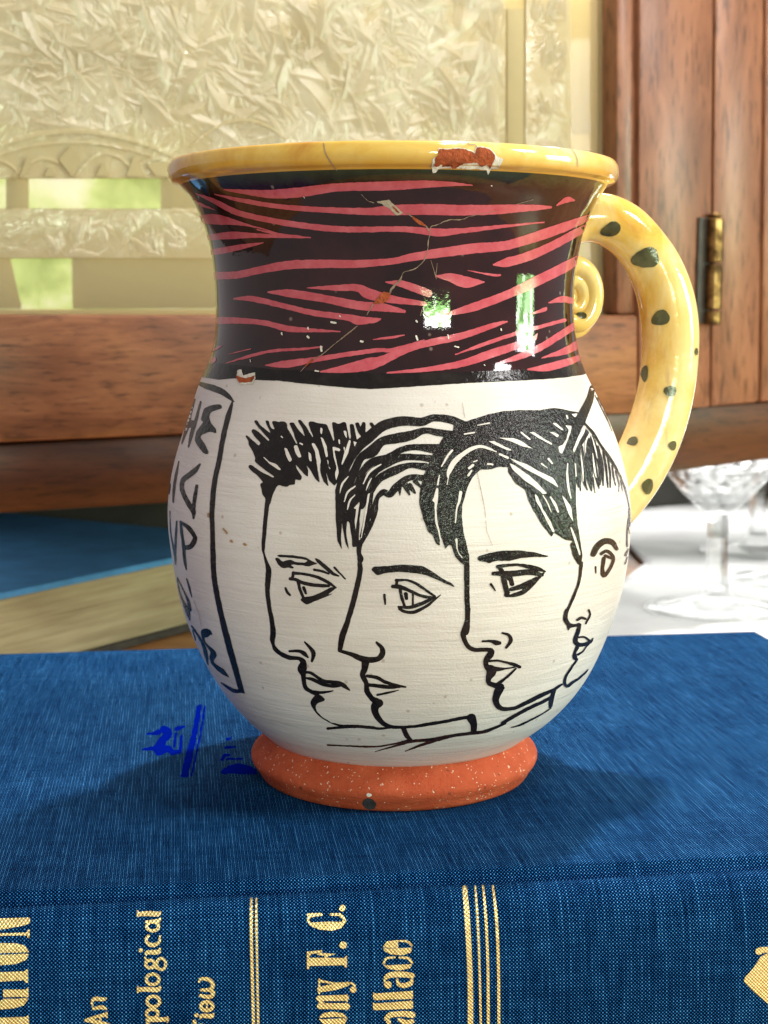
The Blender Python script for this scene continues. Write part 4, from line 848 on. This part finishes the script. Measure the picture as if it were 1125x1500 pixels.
author = [Pg(cS3,(820,255),(838,285),(900,310),(980,318),(1040,300),(1070,258),(1055,225),(1030,206),(965,208),(965,222),(1020,224),(1050,248),(1040,262),(960,260),(850,266),(832,250),(850,232),(920,221),(915,206),(840,207),(816,212),(826,232)),
 blob(*cS3(1044,175)[:2], 21/4.327, 21/4.327), blob(*cS3(1050,408)[:2], 24/4.327, 22/4.327),
 Pg(cS3,(835,488),(1060,490),(1060,478),(1074,478),(1074,550),(1060,550),(1058,535),(835,540),(832,562),(820,560),(820,450),(915,440),(918,455),(850,464),(835,478)), Pg(cS3,(935,492),(930,476),(885,470),(890,458),(1005,463),(950,480),(952,492)),
 S(cS3,(898,625,12),(898,712,12)), S(cS3,(900,690,34),(1000,672,40),(1078,655,24)), S(cS3,(898,634,16),(1000,650,10),(1090,648,12),(1120,662,14),(1122,680,14)), blob(*cS3(1112,690)[:2], 22/4.327, 20/4.327),
 S(cS3,(895,745,34),(1070,742,38)), S(cS3,(900,795,36),(1075,796,40)), S(cS3,(905,770,24),(930,772,6)), S(cS3,(1074,722,10),(1074,766,10)), S(cS3,(1074,778,10),(1074,818,10)),
 Pg(cS3,(895,868),(920,840),(980,829),(1050,840),(1077,868),(1000,862),(930,866)), Pg(cS3,(895,874),(930,878),(1000,874),(1077,872),(1060,908),(1000,930),(920,905)),
 Pg(cS4,(350,425),(380,431),(535,424),(527,455),(470,473),(400,466),(360,447)), Pg(cS4,(350,422),(373,385),(440,377),(443,424),(400,427)), S(cS4,(455,382,10),(505,386,14),(532,410,14)), S(cS4,(443,380,8),(443,425,8)),
 Pg(cS4,(350,530),(380,536),(535,528),(522,555),(450,569),(380,558)), S(cS4,(355,522,14),(374,492,14),(425,486,12)), S(cS4,(455,486,12),(510,492,18),(534,520,14)),
 S(cS4,(368,615,26),(400,597,36),(480,594,36),(536,602,34)), S(cS4,(440,625,14),(450,655,24),(485,664,32),(525,650,30),(535,625,16)), blob(*cS4(383,660)[:2], 24/4.327, 22/4.327), S(cS4,(360,625,14),(362,655,12)),
 Pg(cS4,(287,706),(300,715),(540,698),(541,748),(300,757),(288,750)), Pg(cS4,(287,772),(300,778),(540,760),(541,810),(300,820),(288,818)),
 S(cS4,(368,875,26),(400,850,34),(480,844,36),(538,850,40)), S(cS4,(385,890,30),(390,910,20)), S(cS4,(450,880,20),(500,900,34),(538,890,26))]
rules = [S(cS3,(468,115,15),(467,250,19),(470,450,19),(482,909,19),(486,1000,19)), S(cS3,(500,115,12),(500,250,15),(503,450,14),(512,909,15),(515,1000,15)),
 S(cS4,(868,45,30),(885,250,34),(902,600,33),(905,909,34),(905,1000,34)), S(cS4,(935,38,12),(950,250,14),(962,550,14),(970,909,14),(972,1000,14)), S(cS4,(985,35,14),(1003,250,17),(1015,550,17),(1018,909,19),(1018,1000,19)), S(cS4,(1047,35,14),(1070,250,19),(1082,550,18),(1085,909,18),(1085,1000,18))]
orn = [Pg(cS5,(512,1130),(535,1095),(600,1020),(660,930),(720,900),(900,905),(960,1010),(1060,1130),(960,1250),(800,1350),(730,1335),(600,1225),(530,1155)), S(cS5,(640,885,58),(700,872,48),(860,870,48),(930,885,50))]
decal('title_lettering', title, case, 'gold', book, .00005, step=1.0, rough=.10)
decal('subtitle_lettering', sub, case, 'gold', book, .00005, step=.8, rough=.08)
decal('author_lettering', author, case, 'gold', book, .00005, step=.8, rough=.10)
for r in rules: decal('gilt_rule', [r], case, 'gold', book, .00005, step=1.5, rough=.08)
decal('gilt_ornament', orn, case, 'gold', book, .00005, step=1.5, rough=.3)
stamp = [Pg(cP,(555,170),(592,168),(580,260),(560,370),(540,480),(510,610),(485,710),(432,710),(450,630),(470,540),(500,430),(525,330)), S(cP,(615,180,14),(590,340,14),(555,520,14),(515,700,12)),
 S(cP,(150,505,14),(200,497,24),(250,492,34)), S(cP,(178,387,12),(225,382,22),(270,372,40)), S(cP,(305,350,56),(340,380,60),(300,430,60),(265,500,80)), S(cP,(265,520,60),(340,495,50),(370,520,40)), S(cP,(400,350,30),(460,330,18)), S(cP,(398,380,16),(385,480,20)), S(cP,(440,400,20),(430,520,24)), S(cP,(370,525,40),(415,520,34)),
 Pg(cP,(728,685),(740,655),(800,620),(870,608),(940,620),(990,650),(1005,690),(860,684)), S(cP,(765,490,14),(840,484,18)), S(cP,(742,580,22),(765,548,26),(800,545,16)), S(cP,(780,575,14),(900,572,14)), S(cP,(780,425,22),(812,412,12))]
decal('blue_stamped_emblem', stamp, case, 'stamp', book, .00006, step=2, rough=.7)

# ================================================================ TABLE, LINEN, OTHER BOOK, GLASSES
ZT = -TH - .0006
tbl = box_bm(-.9, .9, -.12, 1.2, ZT - .03, ZT, .002)
tag(bm_obj('wooden_table', tbl, MAT['tablewood']), 'orange-brown wooden table top under the books and the white linen', 'table')

tb2 = empty('closed_book', (0, 0, 0)); tag(tb2, 'closed book with bright blue cover and cream page edges, lying behind the jug at left', 'book')
e0 = at_z(0, 869, -.012); e1 = at_z(248, 818, -.012)
ang = math.atan2(e1[1] - e0[1], e1[0] - e0[0]); tb2.location = (e0[0], e0[1], ZT); tb2.rotation_euler = (0, 0, ang)
h2 = -.012 - ZT
def slab(name, x0, x1, y0, y1, z0, z1, mat, bev=.0006): return bm_obj(name, box_bm(x0, x1, y0, y1, z0, z1, bev), MAT[mat], tb2)
slab('top_cover', -.09, .150, .0, .165, h2 - .0024, h2, 'bluecover')
slab('bottom_cover', -.09, .150, .0, .165, .0003, .0030, 'coverdark')
pb = box_bm(-.086, .146, .0028, .16, .0030, h2 - .0024)
bm_obj('page_block', pb, MAT['pages'], tb2)

# linen, rumpled
pl = [(860,744),(900,746),(1300,700),(1500,1000),(700,1010),(880,900),(915,856),(944,832),(918,806),(880,780)]
W_pl = np.array([at_z(x, y, ZT)[:2] for x, y in pl]) * 1000
gx, gy = np.meshgrid(np.arange(W_pl[:,0].min(), W_pl[:,0].max(), 5.0), np.arange(W_pl[:,1].min(), W_pl[:,1].max(), 5.0))
vo, tl = cdt_fill(np.vstack([W_pl, np.stack([gx.ravel(), gy.ravel()], 1)]), [list(range(len(pl)))], 1e-3)
from mathutils import noise as mnoise
def wr(x, y):
    a = mnoise.noise(Vector((x * .018, y * .03, 3.1))); b = mnoise.noise(Vector((x * .05 + 9, y * .05, 1.7)))
    return .0011 + .0016 * (1 - abs(a) * 2.2) * .5 + .0006 * b
Vl = [(v[0] / 1000, v[1] / 1000, ZT + .0008 + max(.0002, wr(v[0], v[1]))) for v in vo]
used = sorted({i for t in tl for i in t}); ix = {u: i for i, u in enumerate(used)}
lin = mesh_obj('linen_cloth', [Vl[i] for i in used], [tuple(ix[i] for i in t) for t in tl], MAT['linen'], smooth=True)
tag(lin, 'rumpled white linen cloth spread on the table behind the blue book at right', 'cloth')
sm = lin.modifiers.new('thickness', 'SOLIDIFY'); sm.thickness = .0006; sm.offset = -1

def goblet(px, py, label, s=1.0, rz=0.0):
    c = at_z(px, py, ZT + .0026); g = empty('crystal_glass', (c[0], c[1], ZT + .0026), rz); tag(g, label, 'glass', 'crystal glasses on the linen')
    def lat(name, prof, nseg, smooth=True, facet=0.0):
        bm = bmesh.new(); R = []
        for i, (r, z) in enumerate(prof):
            R.append([bm.verts.new((r * s * (1 + (facet * (1 if (j + i) % 2 else -1))) * math.cos(2*math.pi*j/nseg), r * s * (1 + (facet * (1 if (j + i) % 2 else -1))) * math.sin(2*math.pi*j/nseg), z * s)) for j in range(nseg)])
        for a, b in zip(R[:-1], R[1:]):
            for j in range(nseg): bm.faces.new((a[j], a[(j+1)%nseg], b[(j+1)%nseg], b[j]))
        bm.faces.new(R[0]); bm.faces.new(R[-1])
        return bm_obj(name, bm, MAT['crystal'], g, smooth)
    lat('foot', [(.020,.0),(.0285,.0),(.0292,.0006),(.0288,.0013),(.022,.0022),(.014,.0034),(.0085,.0052),(.0062,.0072),(.0054,.0090)], 48)
    lat('stem', [(.0053,.0092),(.0047,.014),(.0043,.022),(.0042,.030),(.0046,.036),(.0052,.0398)], 6, False)
    lat('bowl', [(.0054,.0400),(.0085,.0425),(.0130,.0465),(.0172,.0515),(.0212,.0560),(.0238,.0590),(.0252,.0612),(.0244,.0612),(.0224,.0585),(.0194,.0540),(.0152,.0495),(.0102,.0462),(.0066,.0442),(.0010,.0436)], 24, False, .018)
    return g
goblet(1048, 893, 'small cut crystal glass on white linen, nearest to the spotted handle', 1.0)
goblet(1108, 808, 'small cut crystal glass on white linen, farthest back beside the dark recess', 1.0, .5)
goblet(1168, 850, 'small cut crystal glass on white linen, cut off by the right edge', 1.0, .2)

# ================================================================ DISPLAY CABINET BEHIND
PL = np.array([-.112, .1836, 0]); PR = np.array([.107, .305, 0]); CA = math.atan2(PR[1] - PL[1], PR[0] - PL[0])
cab = empty('display_cabinet', (PL[0], PL[1], 0), CA)
tag(cab, 'brown wooden display cabinet with frosted glass door and brass hinge behind the jug', 'cabinet')
CE = np.array([math.cos(CA), math.sin(CA), 0]); CN = np.array([-math.sin(CA), math.cos(CA), 0])
def cabp(px, py, b):
    d = rays([[px, py]])[0]; t = ((PL + CN * b - CAM) @ CN) / (d @ CN); q = CAM + d * t
    return float((q - PL) @ CE), float(q[2])
def prism(name, pxs, b0, b1, mat, bev=.0008, parent=None, seg=2):
    """a board: outline seen in the photograph at depth b0, thickness to b1"""
    bm = bmesh.new(); P = [cabp(x, y, b0) for x, y in pxs]
    f0 = [bm.verts.new((a, b0, z)) for a, z in P]; f1 = [bm.verts.new((a, b1, z)) for a, z in P]; n = len(P)
    A = bm.faces.new(f0); bm.faces.new(f1[::-1])
    for i in range(n): bm.faces.new((f0[i], f1[i], f1[(i+1)%n], f0[(i+1)%n]))
    if bev:
        bmesh.ops.bevel(bm, geom=[e for e in bm.edges], offset=bev, segments=seg, affect='EDGES', profile=.5)
    o = bm_obj(name, bm, MAT[mat], parent or cab, True); o.data.set_sharp_from_angle(angle=math.radians(35)); return o
# every board gets its own origin, so that its grain differs from its neighbour's
def shift(o, dx, dz):
    o.data.transform(Matrix.Translation((-dx, 0, -dz))); o.location = (dx, 0, dz); return o
shift(prism('door_rail', [(-90,460),(935,462),(935,605.5),(-90,653)], .0, .019, 'rail', .0012), .03, .05)
shift(prism('door_stile', [(936.5,-60),(1046,-60),(1040.5,596),(936.5,605)], -.0006, .019, 'stile', .0010), .31, .4)
shift(prism('door_moulding', [(904,-60),(936,-60),(936,461),(904,461)], .002, .019, 'stile', .0016), .2, .1)
shift(prism('frame_stile', [(1049,-60),(1121,-60),(1112.5,589.5),(1042.5,595.5)], .0004, .020, 'stile', .0014), -.2, .1)
shift(prism('second_door_stile', [(1124.5,-60),(1290,-60),(1280,570),(1115.5,589)], -.0004, .020, 'stile', .0014), .05, -.3)
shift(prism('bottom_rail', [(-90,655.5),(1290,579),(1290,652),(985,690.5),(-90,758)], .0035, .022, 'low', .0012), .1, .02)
# brass hinge on the joint
ha0, hz0 = cabp(1047, 317, -.003); ha1, hz1 = cabp(1045.5, 476, -.003)
hinge = bm_obj('hinge', box_bm(ha0 - .0062, ha0 - .0008, -.0016, .0006, hz1 + .0004, hz0 - .0004, .0003), MAT['leaf_shade'], cab)  # hinge leaf in near-black: its shadow is put into the colour
def knuckle(z0, z1, name='knuckle', r=.0031):
    bm = bmesh.new(); rs = [(r*.8, z0), (r, z0 + .0004), (r, z1 - .0004), (r*.8, z1)]; R = []
    for rr, z in rs: R.append([bm.verts.new((ha0 + .0006 + rr*math.cos(2*math.pi*j/20), -.0028 + rr*math.sin(2*math.pi*j/20), z)) for j in range(20)])
    for a, b in zip(R[:-1], R[1:]):
        for j in range(20): bm.faces.new((a[j], a[(j+1)%20], b[(j+1)%20], b[j]))
    bm.faces.new(R[0]); bm.faces.new(R[-1]); o = bm_obj(name, bm, MAT['brass'], hinge, True); o.data.set_sharp_from_angle(angle=math.radians(40)); return o
hh = hz0 - hz1
for f0, f1 in ((0, .13), (.145, .56), (.575, .985)): knuckle(hz1 + hh * f0, hz1 + hh * f1)
knuckle(hz1 + hh * .99, hz1 + hh * 1.03, 'pin_head', .0024)
# glass: one clear pane, chipped panels standing proud of it
pane = prism('glass_pane', [(-90,-60),(905,-60),(905,464),(-90,464)], .0105, .0135, 'clear', 0)
prism('frosted_panel', [(-90,-60),(741,-60),(741,262),(-90,261)], .0092, .0103, 'chip', .0003, pane)
prism('frosted_border', [(-90,305),(770,307),(770,-60),(836,-60),(836,380),(-90,378)], .0092, .0103, 'chip', .0003, pane)
prism('bevel_strip', [(743,12),(768,12),(768,300),(743,300)], .0095, .0103, 'board', .0003, pane)
# engraved arcs and diamonds
def arc_px(x0, y0, x1, y1, hgt, w, n=9):
    return S(cPX, *[(x0 + (x1 - x0) * t, y0 + (y1 - y0) * t - hgt * 4 * t * (1 - t), w * (.4 + 2.4 * t * (1 - t))) for t in np.linspace(0, 1, n)])
def glassdeco(name, shapes, mat, b):
    v, t = triangulate(shapes, lambda P: np.asarray(P, float), 6.0, 2.0, .3)
    Vv = [(lambda q: (q[0], b, q[1]))(cabp(x, y, b)) for x, y in v]
    n = len(Vv); back = [(x, b + .0004, z) for x, _, z in Vv]
    ed = {}
    for f in t:
        for i in range(3): e = (f[i], f[(i+1)%3]); ed[e] = 1
    sides = [(a, c, c + n, a + n) for (a, c) in ed if (c, a) not in ed]
    return mesh_obj(name, Vv + back, list(t) + [tuple(i + n for i in f[::-1]) for f in t] + sides, MAT[mat], pane)
glassdeco('engraved_arc', [arc_px(-60,240,275,240,48,8), arc_px(-50,246,262,246,38,4), arc_px(112,258,200,258,34,6), arc_px(20,258,110,258,26,5), arc_px(196,250,268,258,22,5), arc_px(-40,256,30,256,22,5), arc_px(280,215,420,205,34,4)], 'chip', .0085)
glassdeco('engraved_diamond', [Pg(cPX,(86,234),(104,213),(120,234),(106,260)), Pg(cPX,(140,258),(150,238),(162,258)), Pg(cPX,(64,258),(74,243),(84,258)), Pg(cPX,(185,258),(196,226),(208,246),(214,259)), Pg(cPX,(28,258),(40,228),(46,240),(36,258)), Pg(cPX,(215,240),(255,236),(258,258),(228,258))], 'board', .0080)
# frost ferns: fans of thin curved flakes standing on the chipped glass
rr = random.Random(11)
def ferns(name, region, holes, nfan, lo, hi):
    (x0, y0), (x1, y1) = region
    a0, z1 = cabp(x0, y0 - 40, .0092); a1, z0 = cabp(x1, y1 + 30, .0092)
    V, Fc = [], []
    def inside(a, z):
        q = PL + CE * a + CN * .0092 + np.array([0, 0, z]) - CAM; c, s = math.cos(PITCH), math.sin(PITCH)
        f = c * q[1] - s * q[2]; u = s * q[1] + c * q[2]; px, py = 562.5 + FPX * q[0] / f, 750 - FPX * u / f
        return x0 < px < x1 and y0 < py < y1 and (len(holes) == 0 or py < holes[0] - .0011 * (px - 110) ** 2 + 14 or px > 300)
    for _ in range(nfan):
        ca, cz = rr.uniform(a0, a1), rr.uniform(z0, z1); base = rr.uniform(0, 6.283); spread = rr.uniform(.5, 2.6); nb = rr.randint(3, 9); curl = rr.uniform(-.9, .9); L0 = rr.uniform(lo, hi)
        for i in range(nb):
            ph = base + spread * (i / nb - .5) + rr.uniform(-.12, .12); L = L0 * rr.uniform(.45, 1.15); w = L * rr.uniform(.07, .22); st = rr.uniform(0, .35) * L
            hgt = w * rr.uniform(.02, .16); tilt = rr.uniform(-.6, .6)
            pts = []
            for t in (0, .35, .7, 1.0):
                q = ph + curl * t * .8; pts.append((ca + (st + L * t) * math.cos(q), cz + (st + L * t) * math.sin(q), q))
            if not all(inside(p[0], p[1]) for p in pts): continue
            b = len(V); V.append((pts[0][0], .0091, pts[0][1]))
            for (pa, pz, q), ww in zip(pts[1:3], (1.0, .7)):
                nx, nz = -math.sin(q), math.cos(q)
                V.append((pa + nx * w * ww, .0091, pz + nz * w * ww)); V.append((pa + nx * w * ww * tilt, .0090 - min(hgt, .0008), pz + nz * w * ww * tilt)); V.append((pa - nx * w * ww, .0091, pz - nz * w * ww))
            V.append((pts[3][0], .0091, pts[3][1]))
            Fc += [(b, b+1, b+2), (b, b+2, b+3), (b+1, b+4, b+5, b+2), (b+2, b+5, b+6, b+3), (b+4, b+7, b+5), (b+5, b+7, b+6)]
    o = mesh_obj(name, V, Fc, MAT['frost'], pane); o['kind'] = 'stuff'; return o
ferns('frost_fern', ((-80, -90), (739, 259)), [196], 520, .006, .021)
ferns('frost_fern', ((-80, 307), (766, 377)), [], 70, .005, .010)
ferns('frost_fern', ((772, -50), (833, 374)), [], 70, .005, .011)
# inside of the cabinet: cream boards with gaps through which the garden shows
BB = .085
for i, pxs in enumerate([[(-120,-80),(940,-80),(940,196),(-120,196)], [(-120,197),(-40,197),(-40,342),(-120,342)], [(22,197),(43,197),(43,342),(22,342)], [(252,197),(940,197),(940,342),(252,342)],
                         [(-120,343),(8,343),(33,452),(-120,452)], [(119,343),(940,343),(940,452),(121,452)], [(-120,453),(940,453),(940,520),(-120,520)]]):
    prism('cream_board', pxs, BB, BB + .012, 'panel', .0006)
g0 = cabp(-200, -100, .30); g1 = cabp(500, 520, .30)
bm = box_bm(g0[0], g1[0], .30, .302, g1[1], g0[1]); gd = bm_obj('garden_view', bm, MAT['garden']); gd.location = cab.location; gd.rotation_euler = cab.rotation_euler; gd['kind'] = 'structure'
# recess under the cabinet: its shade is put into the near-black boards
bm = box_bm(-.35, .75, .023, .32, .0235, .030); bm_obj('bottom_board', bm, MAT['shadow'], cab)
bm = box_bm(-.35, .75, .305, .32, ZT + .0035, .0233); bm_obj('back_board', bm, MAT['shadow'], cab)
